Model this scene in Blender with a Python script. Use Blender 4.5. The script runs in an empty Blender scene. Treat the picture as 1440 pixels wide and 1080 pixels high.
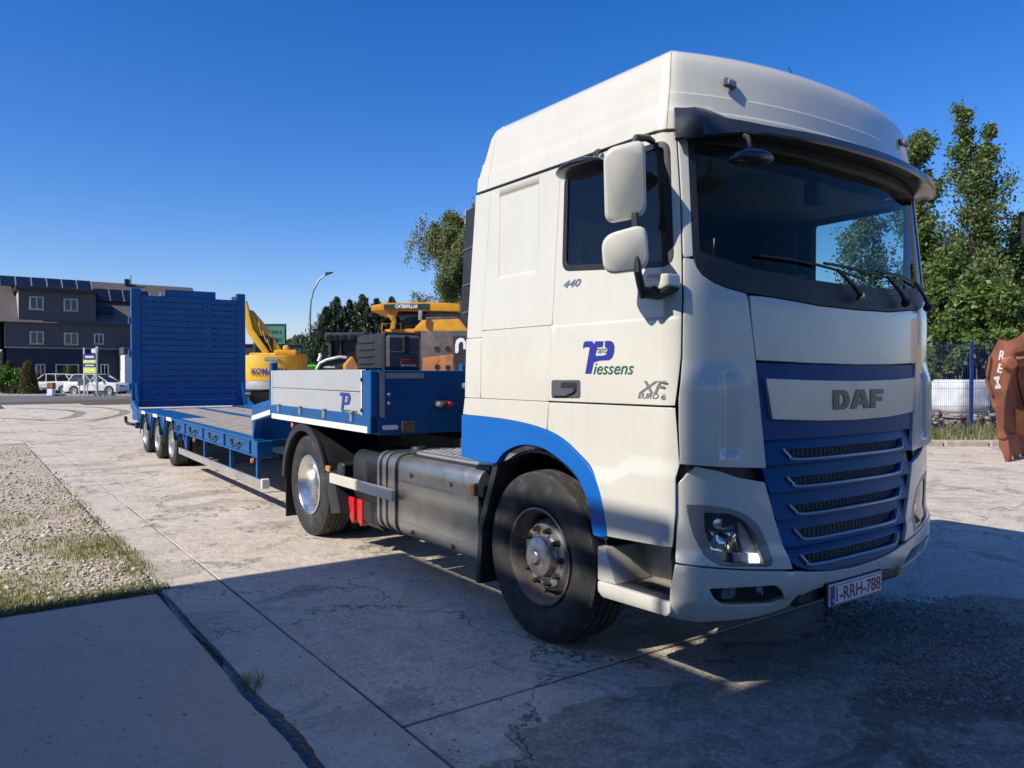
import bpy, bmesh, math, random
import numpy as np
from mathutils import Vector, Matrix
from mathutils.geometry import delaunay_2d_cdt
R = math.radians
random.seed(7); RNG = np.random.default_rng(7)
scn = bpy.context.scene
col = scn.collection
# ------------------------------------------------------------------ camera, sky, sun, exposure
# world frame: origin on the ground under the truck's front axle, +x truck forward, +y truck's left, z up
TH = 0.6219; FPX = 1080.07; PITCH = 0.013465
CAM = Vector((3.742, -4.058, 1.64))
cam = bpy.data.objects.new('camera', bpy.data.cameras.new('camera')); col.objects.link(cam)
cam.data.sensor_width = 36; cam.data.lens = FPX/1440*36; cam.data.clip_start = .05; cam.data.clip_end = 3000
cam.location = CAM; cam.rotation_euler = (R(90)-PITCH, 0, math.atan2(math.cos(TH), math.sin(TH)))
scn.camera = cam
SUN_EL = 41.0; SUN_SKEW = 1.0    # light travels along +y, a touch towards -x
w = bpy.data.worlds.new('World'); scn.world = w; w.use_nodes = True
nt = w.node_tree; bg = nt.nodes['Background']
sky = nt.nodes.new('ShaderNodeTexSky'); sky.sky_type = 'NISHITA'; sky.sun_disc = False
sky.sun_elevation = R(SUN_EL); sky.air_density = 1.0; sky.dust_density = .5; sky.ozone_density = 3.0; sky.altitude = 0
_sd = Vector((-math.sin(R(SUN_SKEW)), -math.cos(R(SUN_SKEW)), 0))      # towards the sun, horizontally
sky.sun_rotation = math.atan2(_sd.x, _sd.y)
hsv = nt.nodes.new('ShaderNodeHueSaturation'); hsv.inputs['Saturation'].default_value = 1.40; hsv.inputs['Hue'].default_value = .505
nt.links.new(sky.outputs[0], hsv.inputs['Color'])
tin = nt.nodes.new('ShaderNodeMix'); tin.data_type = 'RGBA'; tin.blend_type = 'MULTIPLY'; tin.inputs['Factor'].default_value = 1; tin.inputs[7].default_value = (.97, .94, 1.16, 1)
nt.links.new(hsv.outputs[0], tin.inputs[6]); nt.links.new(tin.outputs[2], bg.inputs[0]); bg.inputs[1].default_value = .120
sl = bpy.data.lights.new('sun', 'SUN'); sl.energy = 5.0; sl.angle = R(.53); sl.color = (1, .94, .83)
so = bpy.data.objects.new('sun', sl); col.objects.link(so)
_to = Vector((_sd.x*math.cos(R(SUN_EL)), _sd.y*math.cos(R(SUN_EL)), math.sin(R(SUN_EL))))
so.rotation_euler = _to.to_track_quat('Z', 'Y').to_euler(); so.location = (0, -20, 20)
scn.view_settings.view_transform = 'Standard'; scn.view_settings.look = 'None'
scn.view_settings.exposure = .2; scn.view_settings.gamma = 1
scn.render.engine = 'CYCLES'
# ------------------------------------------------------------------ materials
M = {}
def _mat(name):
    m = bpy.data.materials.new(name); m.use_nodes = True; M[name] = m
    return m, m.node_tree, m.node_tree.nodes['Principled BSDF']
def nd(t, typ, **kw):
    n = t.nodes.new(typ)
    for k, v in kw.items(): setattr(n, k, v)
    return n
def ramp(t, fac, stops):
    r = nd(t, 'ShaderNodeValToRGB'); t.links.new(fac, r.inputs[0])
    el = r.color_ramp.elements
    while len(el) < len(stops): el.new(.5)
    for e, (p, c) in zip(el, stops):
        e.position = p; e.color = (c, c, c, 1) if isinstance(c, (int, float)) else (*c, 1)
    return r.outputs[0]
def noise(t, vec, scale, detail=4, rough=.55, dist=0):
    n = nd(t, 'ShaderNodeTexNoise'); n.inputs['Scale'].default_value = scale
    n.inputs['Detail'].default_value = detail; n.inputs['Roughness'].default_value = rough; n.inputs['Distortion'].default_value = dist
    t.links.new(vec, n.inputs['Vector']); return n.outputs['Fac']
def mixc(t, fac, a, b, mode='MIX'):
    m = nd(t, 'ShaderNodeMix', data_type='RGBA', blend_type=mode)
    for sock, v in ((m.inputs['Factor'], fac), (m.inputs[6], a), (m.inputs[7], b)):
        if hasattr(v, 'links'): t.links.new(v, sock)
        elif isinstance(v, (int, float)): sock.default_value = v
        else: sock.default_value = (*v, 1)
    return m.outputs[2]
def mth(t, op, a, b=0.0, clamp=False):
    m = nd(t, 'ShaderNodeMath', operation=op); m.use_clamp = clamp
    for i, v in enumerate((a, b)):
        if hasattr(v, 'links'): t.links.new(v, m.inputs[i])
        else: m.inputs[i].default_value = v
    return m.outputs[0]
def bumpn(t, h, dist, strength=1.0, prev=None):
    b = nd(t, 'ShaderNodeBump'); b.inputs['Distance'].default_value = dist; b.inputs['Strength'].default_value = strength
    t.links.new(h, b.inputs['Height'])
    if prev is not None: t.links.new(prev, b.inputs['Normal'])
    return b.outputs[0]
def gpos(t): return nd(t, 'ShaderNodeNewGeometry').outputs['Position']
def opos(t): return nd(t, 'ShaderNodeTexCoord').outputs['Object']
def pm(name, c, rough=.5, metal=0, var=.12, vs=3.0, dirt=None, da=.0, ds=2.0, bump=0, bs=60, coat=0, spec=.5, rvar=.1, streak=0):
    """general paint / plastic / metal with uneven tone, optional dirt and fine relief"""
    m, t, p = _mat(name); v = gpos(t)
    n1 = noise(t, v, vs, 6)
    lo = tuple(x*(1-var) for x in c); hi = tuple(min(1, x*(1+var)) for x in c)
    cc = mixc(t, ramp(t, n1, [(.3, 0.), (.7, 1.)]), lo, hi)
    if dirt:
        d = ramp(t, noise(t, v, ds, 8, .65, .4), [(.52, 0.), (.72, 1.)])
        cc = mixc(t, mth(t, 'MULTIPLY', d, da), cc, dirt)
    if streak:
        mp = nd(t, 'ShaderNodeMapping'); mp.inputs['Scale'].default_value = (16, 16, .9); t.links.new(v, mp.inputs[0])
        sk_ = ramp(t, noise(t, mp.outputs[0], 1.0, 5, .6), [(.50, 0.), (.78, 1.)]); cc = mixc(t, mth(t, 'MULTIPLY', sk_, streak), cc, dirt)
        fl = ramp(t, noise(t, v, 55, 2, .5), [(.70, 0.), (.74, 1.)]); cc = mixc(t, mth(t, 'MULTIPLY', fl, streak*1.2), cc, tuple(x*.45 for x in dirt))
    t.links.new(cc, p.inputs['Base Color'])
    rr = mth(t, 'ADD', mth(t, 'MULTIPLY', noise(t, v, vs*4, 4), rvar*2), rough-rvar, True)
    t.links.new(rr, p.inputs['Roughness'])
    p.inputs['Metallic'].default_value = metal; p.inputs['Coat Weight'].default_value = coat
    p.inputs['Coat Roughness'].default_value = .06; p.inputs['Specular IOR Level'].default_value = spec
    if bump: t.links.new(bumpn(t, noise(t, v, bs, 5), bump), p.inputs['Normal'])
    return m
pm('white_paint', (.62, .60, .525), .24, streak=.10, var=.02, coat=.6, dirt=(.38, .33, .25), da=.14, ds=2.2, rvar=.06)
pm('white_lower', (.59, .572, .50), .3, streak=.26, var=.04, coat=.4, dirt=(.28, .23, .17), da=.36, ds=4, rvar=.08)
pm('blue_paint', (.0, .120, .45), .34, spec=.3, var=.05, coat=.12, dirt=(.06, .13, .30), da=.12, ds=5, rvar=.05)
pm('grille_blue', (.0, .070, .20), .4, spec=.15, var=.05, coat=.0, dirt=(.05, .07, .12), da=.15, ds=6)
pm('trailer_blue', (.003, .082, .25), .45, spec=.25, var=.12, coat=.05, dirt=(.04, .085, .16), da=.4, ds=3.5, bump=.001, bs=40)
pm('black_plastic', (.016, .017, .019), .5, var=.25, dirt=(.09, .085, .075), da=.25, ds=7, bump=.0006, bs=250)
pm('visor_plastic', (.03, .034, .042), .22, var=.15, coat=.3)
pm('grey_plastic', (.075, .08, .088), .45, var=.12, dirt=(.14, .13, .12), da=.3, ds=8)
pm('lamp_grey', (.20, .205, .21), .35, .3, var=.08)
pm('dark_metal', (.035, .035, .037), .55, .3, var=.3, dirt=(.12, .09, .06), da=.5, ds=6, bump=.001, bs=50)
pm('frame_metal', (.03, .031, .033), .6, .1, var=.3, dirt=(.12, .1, .075), da=.5, ds=5)
pm('aluminium', (.62, .61, .58), .38, .85, var=.08, dirt=(.24, .22, .19), da=.5, ds=5, bump=.0005, bs=30)
pm('tank_alu', (.40, .385, .35), .36, .8, var=.12, dirt=(.2, .17, .13), da=.55, ds=5, bump=.0006, bs=25)
pm('polished', (.84, .83, .80), .27, 1, var=.04, dirt=(.25, .22, .19), da=.25, ds=14)
pm('silver_paint', (.48, .485, .49), .34, .55, var=.05, dirt=(.30, .28, .25), da=.35, ds=6)
pm('silver_board', (.40, .41, .42), .45, .1, var=.04, dirt=(.32, .30, .28), da=.25, ds=4)
pm('steel_rim', (.17, .15, .135), .5, .5, var=.3, dirt=(.09, .05, .03), da=.9, ds=14, bump=.001, bs=70)  # rusty steel, toned down to paint the shadow ring inside the flange
pm('hub_metal', (.46, .43, .40), .36, .75, var=.2, dirt=(.15, .085, .05), da=.8, ds=18, bump=.001, bs=70)
pm('nut_metal', (.09, .07, .06), .45, .7, var=.4, dirt=(.16, .08, .04), da=.6, ds=60)
pm('chrome', (.8, .8, .8), .08, 1, var=.02)
pm('white_tape', (.74, .75, .75), .35, var=.05, dirt=(.4, .38, .35), da=.3, ds=9)
pm('beige_seal', (.55, .51, .42), .6, var=.1)
pm('red_plastic', (.55, .012, .02), .4, var=.15, dirt=(.16, .06, .05), da=.4, ds=12)
pm('amber', (.85, .28, .02), .2, var=.1, coat=.5)
pm('amber_dirty', (.50, .19, .07), .35, var=.2, coat=.3)
pm('badge_grey', (.12, .125, .13), .3, .5, var=.1)
pm('badge_chrome', (.34, .345, .35), .25, .8, var=.1)
pm('logo_blue', (.022, .028, .27), .4, var=.05)
pm('logo_green', (.01, .11, .075), .4, var=.05)
pm('seat_fabric', (.07, .075, .085), .9, var=.25)
pm('cab_liner', (.26, .25, .23), .85, var=.1)
pm('dash_plastic', (.045, .045, .048), .6, var=.15)
pm('plate_white', (.72, .73, .72), .4, var=.04)
pm('plate_red', (.32, .01, .02), .4)
pm('eu_blue', (.01, .04, .35), .4)
pm('cat_yellow', (.60, .27, .012), .45, var=.14, dirt=(.16, .085, .03), da=.75, ds=2.2, bump=.001, bs=30)
pm('komatsu_yellow', (.66, .40, .035), .4, var=.08, dirt=(.28, .18, .06), da=.5, ds=2.5)
pm('rust', (.27, .098, .055), .75, .1, var=.3, dirt=(.44, .17, .07), da=.6, ds=3, bump=.003, bs=35)
pm('rust_bright', (.46, .18, .06), .7, .1, var=.35, dirt=(.12, .06, .035), da=.7, ds=3.5, bump=.002, bs=40)
pm('worn_steel', (.10, .095, .09), .5, .4, var=.3, dirt=(.32, .15, .06), da=.75, ds=2.0, bump=.002, bs=30)
pm('white_mark', (.75, .73, .70), .7, var=.1)
pm('fence_blue', (.012, .035, .17), .45, var=.15)
pm('galv', (.36, .37, .38), .45, .6, var=.15)
pm('house_render', (.088, .082, .088), .9, var=.1, bump=.004, bs=20)
pm('house_beige', (.40, .36, .33), .9, var=.07, bump=.004, bs=20)
pm('house_navy', (.010, .014, .035), .6, var=.2)
pm('roof_tile', (.10, .085, .08), .8, var=.25, vs=6, bump=.02, bs=9)
pm('solar', (.012, .014, .02), .15, .2, var=.3, coat=.6)
pm('solar_rail', (.55, .56, .58), .4, .7)
pm('window_white', (.50, .50, .49), .5, var=.05)
pm('white_render', (.72, .71, .69), .85, var=.05)
pm('car_white', (.74, .74, .73), .25, var=.03, coat=.7)
pm('car_glass', (.012, .014, .016), .06, var=.1, coat=.5)
pm('rubber', (.022, .022, .023), .75, var=.35, vs=9, dirt=(.11, .10, .09), da=.5, ds=9, bump=.0015, bs=120)
pm('tread_rubber', (.035, .034, .034), .85, var=.3, vs=14, dirt=(.15, .135, .115), da=.7, ds=16, bump=.002, bs=160)
pm('sign_purple', (.05, .025, .20), .4)
pm('sign_yellow', (.72, .75, .05), .4)
pm('sign_white', (.76, .76, .76), .4)
pm('sign_green', (.045, .20, .12), .4, var=.1)
pm('sign_dark', (.012, .03, .024), .5)
pm('lime_green', (.10, .55, .04), .45)
pm('wood_plank', (.30, .26, .21), .85, var=.3, vs=7, dirt=(.12, .12, .13), da=.6, ds=3, bump=.003, bs=25)
pm('tar', (.010, .011, .014), .35, var=.4, vs=8, bump=.012, bs=16, rvar=.15)
pm('bark', (.13, .105, .08), .9, var=.4, vs=8, bump=.01, bs=20)
pm('bark_pale', (.42, .39, .34), .85, var=.4, vs=10, dirt=(.05, .045, .04), da=.8, ds=9)
pm('plastic_wrap', (.62, .64, .67), .2, var=.15, coat=.4)
pm('hall_panel', (.42, .42, .41), .6, var=.06, bump=.004, bs=4)
pm('kerb_stone', (.36, .33, .28), .9, var=.2, vs=5, bump=.006, bs=25)
def glass(name, tint, amt, rough=0.0):
    m, t, p = _mat(name); out = t.nodes['Material Output']; t.nodes.remove(p)
    tr = nd(t, 'ShaderNodeBsdfTransparent'); tr.inputs[0].default_value = (*tint, 1)
    gl = nd(t, 'ShaderNodeBsdfGlossy'); gl.inputs['Roughness'].default_value = rough
    fr = nd(t, 'ShaderNodeFresnel'); fr.inputs[0].default_value = 1.5
    mx = nd(t, 'ShaderNodeMixShader')
    t.links.new(mth(t, 'MULTIPLY', fr.outputs[0], amt, True), mx.inputs[0])
    t.links.new(tr.outputs[0], mx.inputs[1]); t.links.new(gl.outputs[0], mx.inputs[2]); t.links.new(mx.outputs[0], out.inputs[0])
glass('cab_glass', (.70, .86, .78), .6)
glass('door_glass', (.66, .76, .78), 1.1)
glass('lens_glass', (.86, .88, .9), 1.6)
m, t, p = _mat('led'); p.inputs['Base Color'].default_value = (.9, .9, .85, 1)
p.inputs['Emission Color'].default_value = (1, .97, .88, 1); p.inputs['Emission Strength'].default_value = 1.6
def leaf_mat(name, c1, c2, trans=.35):
    m, t, p = _mat(name); out = t.nodes['Material Output']
    rnd = nd(t, 'ShaderNodeNewGeometry').outputs['Random Per Island']
    cc = mixc(t, rnd, c1, c2)
    t.links.new(cc, p.inputs['Base Color']); p.inputs['Roughness'].default_value = .5
    tl = nd(t, 'ShaderNodeBsdfTranslucent'); t.links.new(cc, tl.inputs[0])
    mx = nd(t, 'ShaderNodeMixShader'); mx.inputs[0].default_value = trans
    t.links.new(p.outputs[0], mx.inputs[1]); t.links.new(tl.outputs[0], mx.inputs[2]); t.links.new(mx.outputs[0], out.inputs[0])
leaf_mat('leaf_poplar', (.06, .115, .025), (.19, .235, .075))
leaf_mat('leaf_bush', (.06, .12, .022), (.17, .24, .055))
leaf_mat('leaf_birch', (.09, .13, .03), (.22, .24, .09))
leaf_mat('leaf_conifer', (.016, .036, .02), (.055, .09, .045), .2)
leaf_mat('leaf_far', (.07, .10, .05), (.13, .16, .09))
leaf_mat('leaf_hedge', (.05, .13, .015), (.12, .24, .03))
leaf_mat('leaf_hedge_brown', (.09, .08, .02), (.16, .13, .04))
leaf_mat('grass_green', (.10, .14, .02), (.40, .36, .13))
leaf_mat('weed', (.09, .13, .03), (.30, .27, .12))
def island_mat(name, c1, c2, rough=.85):
    m, t, p = _mat(name)
    rnd = nd(t, 'ShaderNodeNewGeometry').outputs['Random Per Island']
    t.links.new(mixc(t, rnd, c1, c2), p.inputs['Base Color']); p.inputs['Roughness'].default_value = rough
    t.links.new(bumpn(t, noise(t, gpos(t), 60), .004), p.inputs['Normal'])
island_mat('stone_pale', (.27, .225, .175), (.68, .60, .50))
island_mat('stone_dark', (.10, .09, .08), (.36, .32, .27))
# ------------------------------------------------------------------ objects
def tag(o, label, cat, group=None, kind=None):
    if label: o['label'] = label
    if cat: o['category'] = cat
    if group: o['group'] = group
    if kind: o['kind'] = kind
    return o
def empty(name, loc=(0, 0, 0), rz=0, label=None, cat=None, group=None):
    o = bpy.data.objects.new(name, None); col.objects.link(o); o.location = loc; o.rotation_euler = (0, 0, rz)
    o.empty_display_size = .2
    return tag(o, label, cat, group)
def mesh_obj(name, verts, faces, mat, parent=None, smooth=35, normals=None):
    me = bpy.data.meshes.new(name); me.from_pydata([tuple(v) for v in verts], [], faces)
    if isinstance(mat, (list, tuple)):
        for q in mat: me.materials.append(M[q])
    else: me.materials.append(M[mat])
    if smooth:
        me.polygons.foreach_set('use_smooth', [True]*len(me.polygons))
        if normals is None: me.set_sharp_from_angle(angle=R(smooth))
    me.update()
    if normals is not None: me.normals_split_custom_set_from_vertices(normals)
    o = bpy.data.objects.new(name, me); col.objects.link(o); o.parent = parent
    return o
def share(o, parent, loc=None, rot=None, scale=None):
    c = o.copy(); col.objects.link(c); c.parent = parent
    if loc is not None: c.location = loc
    if rot is not None: c.rotation_euler = rot
    if scale is not None: c.scale = scale
    return c
def copy_tree(o, parent=None):
    c = o.copy(); col.objects.link(c); c.parent = parent
    for ch in list(o.children): copy_tree(ch, c)
    return c
class MB:
    """collects shapes into one mesh"""
    def __init__(s): s.v = []; s.f = []
    def add(s, vs, fs, mtx=None):
        n = len(s.v)
        s.v += [tuple(mtx @ Vector(p)) for p in vs] if mtx is not None else [tuple(p) for p in vs]
        s.f += [tuple(i+n for i in f) for f in fs]; return s
    def box(s, c, d, b=0, mtx=None):
        """box, centre c, size d, edges rounded off by b"""
        x, y, z = d[0]/2, d[1]/2, d[2]/2; b = min(b, x*.9, y*.9, z*.9)
        if b <= 0:
            vs = [(i*x+c[0], j*y+c[1], k*z+c[2]) for i in (-1, 1) for j in (-1, 1) for k in (-1, 1)]
            fs = [(0, 1, 3, 2), (4, 6, 7, 5), (0, 4, 5, 1), (2, 3, 7, 6), (0, 2, 6, 4), (1, 5, 7, 3)]
            return s.add(vs, fs, mtx)
        vs = []; ix = {}
        for i in (-1, 1):
            for j in (-1, 1):
                for k in (-1, 1):
                    for a in range(3):
                        p = [i*(x-b), j*(y-b), k*(z-b)]; p[a] = (i*x, j*y, k*z)[a]
                        ix[i, j, k, a] = len(vs); vs.append((p[0]+c[0], p[1]+c[1], p[2]+c[2]))
        fs = []
        for sg in (-1, 1):
            for a in range(3):
                q = [(-1, -1), (1, -1), (1, 1), (-1, 1)]; f = []
                for u, v in q:
                    key = [0, 0, 0]; key[a] = sg; key[(a+1) % 3] = u; key[(a+2) % 3] = v; f.append(ix[(*key, a)])
                fs.append(tuple(f) if sg > 0 else tuple(reversed(f)))
        for a in range(3):
            b1, b2 = (a+1) % 3, (a+2) % 3
            for u in (-1, 1):
                for v in (-1, 1):
                    k1 = [0, 0, 0]; k1[a] = -1; k1[b1] = u; k1[b2] = v; k2 = list(k1); k2[a] = 1
                    f = (ix[(*k1, b1)], ix[(*k2, b1)], ix[(*k2, b2)], ix[(*k1, b2)])
                    fs.append(f if u*v < 0 else tuple(reversed(f)))
        for i in (-1, 1):
            for j in (-1, 1):
                for k in (-1, 1):
                    f = tuple(ix[i, j, k, a] for a in range(3)); fs.append(f if i*j*k > 0 else tuple(reversed(f)))
        return s.add(vs, fs, mtx)
    def bar(s, p, q, wd, hg, up=(0, 0, 1), b=0):
        """rectangular bar from p to q"""
        p, q = Vector(p), Vector(q); d = q-p; L = d.length; x = d/L
        u = Vector(up); y = u.cross(x)
        if y.length < 1e-5: y = Vector((0, 1, 0)).cross(x)
        y.normalize(); z = x.cross(y)
        m = Matrix((x, y, z)).transposed().to_4x4(); m.translation = (p+q)/2
        return s.box((0, 0, 0), (L, wd, hg), b, m)
    def tube(s, pts, r, n=10, cap=True):
        pts = [Vector(p) for p in pts]; rr = r if isinstance(r, (list, tuple)) else [r]*len(pts)
        vs = []; fs = []; ref = None
        for i, p in enumerate(pts):
            d = (pts[min(i+1, len(pts)-1)]-pts[max(i-1, 0)]).normalized()
            if ref is None: ref = Vector((0, 0, 1)) if abs(d.z) < .9 else Vector((1, 0, 0))
            u = (ref-d*ref.dot(d)).normalized(); v = d.cross(u); ref = u
            for k in range(n):
                a = 2*math.pi*k/n; vs.append(p+(u*math.cos(a)+v*math.sin(a))*rr[i])
        for i in range(len(pts)-1):
            for k in range(n):
                fs.append((i*n+k, i*n+(k+1) % n, (i+1)*n+(k+1) % n, (i+1)*n+k))
        if cap: fs += [tuple(reversed(range(n))), tuple(range((len(pts)-1)*n, len(pts)*n))]
        return s.add(vs, fs)
    def lathe(s, prof, n=32, mtx=None, closed=False):
        """profile (radius, axial): axis is local y"""
        vs = []; fs = []; m = len(prof)
        for k in range(n):
            a = 2*math.pi*k/n; ca, sa = math.cos(a), math.sin(a)
            for r, h in prof: vs.append((r*ca, h, r*sa))
        for k in range(n):
            k2 = (k+1) % n
            for i in range(m if closed else m-1):
                j = (i+1) % m; fs.append((k*m+i, k*m+j, k2*m+j, k2*m+i))
        return s.add(vs, fs, mtx)
    def prism(s, poly, a, b, axis='y', mtx=None):
        """polygon extruded between a and b along an axis: y -> poly is (x,z); x -> (y,z); z -> (x,y)"""
        n = len(poly); vs = []
        for h in (a, b):
            for p in poly:
                vs.append({'y': (p[0], h, p[1]), 'x': (h, p[0], p[1]), 'z': (p[0], p[1], h)}[axis])
        fs = [tuple(range(n)), tuple(reversed(range(n, 2*n)))]
        for i in range(n): fs.append((i, i+n, (i+1) % n+n, (i+1) % n))
        return s.add(vs, fs, mtx)
    def build(s, name, mat, parent=None, smooth=35, fix=True, bevel=0, seg=2):
        o = mesh_obj(name, s.v, s.f, mat, parent, 0)
        me = o.data
        if fix or bevel:
            bm = bmesh.new(); bm.from_mesh(me)
            if fix: bmesh.ops.recalc_face_normals(bm, faces=bm.faces)
            if bevel:
                ed = [e for e in bm.edges if e.is_manifold and e.calc_face_angle(0) > R(25)]
                bmesh.ops.bevel(bm, geom=ed, offset=bevel, segments=seg, profile=.6, affect='EDGES', clamp_overlap=True)
            bm.to_mesh(me); bm.free()
        if smooth:
            me.polygons.foreach_set('use_smooth', [True]*len(me.polygons)); me.set_sharp_from_angle(angle=R(smooth))
        me.update(); return o
def text_polys(body, size=1.0, shear=0.0, bold=0.0, space=1.0, res=4):
    """flat mesh (verts 2d, faces) of a line of writing, lower left at the origin"""
    cu = bpy.data.curves.new('txt', 'FONT'); cu.body = body; cu.size = size; cu.shear = shear; cu.offset = bold; cu.space_character = space
    cu.resolution_u = res
    o = bpy.data.objects.new('txt', cu); col.objects.link(o)
    dg = bpy.context.evaluated_depsgraph_get(); dg.update()
    me = o.evaluated_get(dg).to_mesh()
    vs = [(v.co.x, v.co.y) for v in me.vertices]; fs = [tuple(p.vertices) for p in me.polygons]
    o.evaluated_get(dg).to_mesh_clear(); bpy.data.objects.remove(o); bpy.data.curves.remove(cu)
    return vs, fs
def text_on(name, body, org, right, up, width, mat, parent, shear=0, bold=0, height=None, d=.002, space=1.0):
    """writing laid on a flat face: org lower left, fitted to width"""
    vs, fs = text_polys(body, 1, shear, bold, space)
    xs = [v[0] for v in vs]; ys = [v[1] for v in vs]
    k = width/(max(xs)-min(xs)); ky = k if height is None else height/(max(ys)-min(ys))
    org, right, up = Vector(org), Vector(right), Vector(up); n = right.cross(up)*d
    P = [org+right*((x-min(xs))*k)+up*((y-min(ys))*ky)+n for x, y in vs]
    return mesh_obj(name, P, fs, mat, parent, 0)
def c2w(X, Z, z=0):
    """place measured from the camera: X metres to its right, Z metres ahead"""
    return Vector((CAM.x+X*math.sin(TH)-Z*math.cos(TH), CAM.y+X*math.cos(TH)+Z*math.sin(TH), z))
YAW = math.pi/2-TH
def px_at(px, py, Z):
    """photo pixel at a given distance ahead -> world point (height included)"""
    return c2w((px-720)/FPX*Z, Z, 1.64+(525.46-py)/FPX*Z)
# ================================================================== the yard
def gpx(px, py):
    """photo pixel -> point on the ground"""
    b = (540-py)/FPX; up = math.cos(PITCH)*b-math.sin(PITCH); fw = math.cos(PITCH)+math.sin(PITCH)*b
    t = -1.64/up; return c2w((px-720)/FPX*t, fw*t)
def concrete_mat(name, base, alt, crack=1.0, speck=.5, brushed=False, stain=.5, wear=.5):
    m, t, p = _mat(name); v = gpos(t)
    big = noise(t, v, .35, 5, .6); mid = noise(t, v, 2.2, 8, .68, .3); fine = noise(t, v, 38, 6, .7); tiny = noise(t, v, 160, 3, .6)
    c = mixc(t, ramp(t, big, [(.35, 0.), (.66, 1.)]), base, alt)
    c = mixc(t, mth(t, 'MULTIPLY', ramp(t, mid, [(.42, 0.), (.70, 1.)]), stain), c, tuple(x*.60 for x in base))
    c = mixc(t, mth(t, 'MULTIPLY', ramp(t, fine, [(.44, 0.), (.60, 1.)]), speck), c, tuple(min(1, x*1.25) for x in alt))
    c = mixc(t, mth(t, 'MULTIPLY', ramp(t, tiny, [(.30, 1.), (.44, 0.)]), speck), c, tuple(x*.45 for x in base))
    h = mth(t, 'ADD', mth(t, 'ADD', mth(t, 'MULTIPLY', fine, .30), mth(t, 'MULTIPLY', mid, .9)), mth(t, 'MULTIPLY', noise(t, v, 11, 7, .72, .4), .75))
    lump = noise(t, v, 7.5, 8, .74, .5); c = mixc(t, mth(t, 'MULTIPLY', ramp(t, lump, [(.46, 0.), (.62, 1.)]), speck*.75), c, tuple(x*.68 for x in base))
    nrm = None
    if brushed:
        mp = nd(t, 'ShaderNodeMapping'); mp.inputs['Scale'].default_value = (60, 1.6, 1); mp.inputs['Rotation'].default_value = (0, 0, R(-4))
        t.links.new(v, mp.inputs[0]); st = noise(t, mp.outputs[0], 1.0, 4)
        c = mixc(t, .55, c, mixc(t, st, tuple(x*.6 for x in base), tuple(x*1.3 for x in base)))
        sp0 = ramp(t, noise(t, v, 22, 3, .5), [(.66, 0.), (.70, 1.)]); c = mixc(t, mth(t, 'MULTIPLY', sp0, .7), c, tuple(x*.3 for x in base))
        h = mth(t, 'ADD', mth(t, 'MULTIPLY', st, .5), mth(t, 'MULTIPLY', fine, .25))
    if crack:
        dv = nd(t, 'ShaderNodeVectorMath', operation='ADD')
        nz = nd(t, 'ShaderNodeTexNoise'); nz.inputs['Scale'].default_value = 1.6; nz.inputs['Detail'].default_value = 10; nz.inputs['Roughness'].default_value = .68; t.links.new(v, nz.inputs['Vector'])
        sc = nd(t, 'ShaderNodeVectorMath', operation='SCALE'); sc.inputs[3].default_value = 1.3
        t.links.new(nz.outputs['Color'], sc.inputs[0]); t.links.new(v, dv.inputs[0]); t.links.new(sc.outputs[0], dv.inputs[1])
        total = None
        for scl, wd, thr in ((.36, .0035, .40), (1.7, .007, .55)):
            vo = nd(t, 'ShaderNodeTexVoronoi', feature='DISTANCE_TO_EDGE'); vo.inputs['Scale'].default_value = scl
            t.links.new(dv.outputs[0], vo.inputs['Vector'])
            line = ramp(t, vo.outputs['Distance'], [(0., 1.), (wd, 0.)])
            msk = ramp(t, noise(t, v, .55, 3), [(thr, 0.), (thr+.12, 1.)])
            k = mth(t, 'MULTIPLY', line, msk); total = k if total is None else mth(t, 'MAXIMUM', total, k)
        c = mixc(t, mth(t, 'MULTIPLY', total, .62*crack), c, tuple(x*.22 for x in base))
        h = mth(t, 'SUBTRACT', h, mth(t, 'MULTIPLY', total, 1.5))
        # spalled, broken-up areas
        sp = ramp(t, noise(t, v, .8, 9, .72, .6), [(.55, 0.), (.60, 1.)])
        c = mixc(t, mth(t, 'MULTIPLY', sp, wear), c, tuple(x*.72 for x in base))
        h = mth(t, 'SUBTRACT', h, mth(t, 'MULTIPLY', mth(t, 'MULTIPLY', sp, fine), 1.2))
    t.links.new(c, p.inputs['Base Color']); p.inputs['Roughness'].default_value = .88; p.inputs['Specular IOR Level'].default_value = .3
    t.links.new(bumpn(t, h, .022 if crack else .012, .9), p.inputs['Normal'])
concrete_mat('old_concrete', (.52, .44, .35), (.62, .535, .435), stain=.65, wear=.6, speck=.75)
concrete_mat('new_concrete', (.50, .40, .315), (.56, .455, .365), crack=0, speck=.35, brushed=True, stain=.5)
concrete_mat('strip_concrete', (.52, .445, .355), (.61, .53, .435), crack=.5, wear=.25)
concrete_mat('soil', (.38, .305, .21), (.50, .42, .315), crack=0, speck=.9, stain=.8)
concrete_mat('asphalt', (.13, .125, .12), (.17, .165, .16), crack=.4, speck=.6, stain=.4)
concrete_mat('shade_asphalt', (.26, .222, .18), (.40, .34, .27), crack=1.0, speck=.9, stain=.7, wear=.8)  # cracks and grit are ground texture; the low tone stands in for shade
concrete_mat('joint_dirt', (.075, .06, .045), (.13, .105, .08), crack=0, speck=.8)
concrete_mat('far_field', (.12, .13, .06), (.18, .17, .09), crack=0, speck=.5)
concrete_mat('pavement_grey', (.34, .33, .31), (.38, .37, .35), crack=.2, speck=.3)
def sheet(name, pts, mat, z0, z1, kind='structure', parent=None, bevel=0):
    o = MB().prism(pts, z0, z1, 'z').build(name, mat, parent, 0, bevel=bevel, seg=1)
    if kind: o['kind'] = kind
    return o
sheet('ground', [(-900, -900), (900, -900), (900, 900), (-900, 900)], 'far_field', -.6, -.09)
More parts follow.
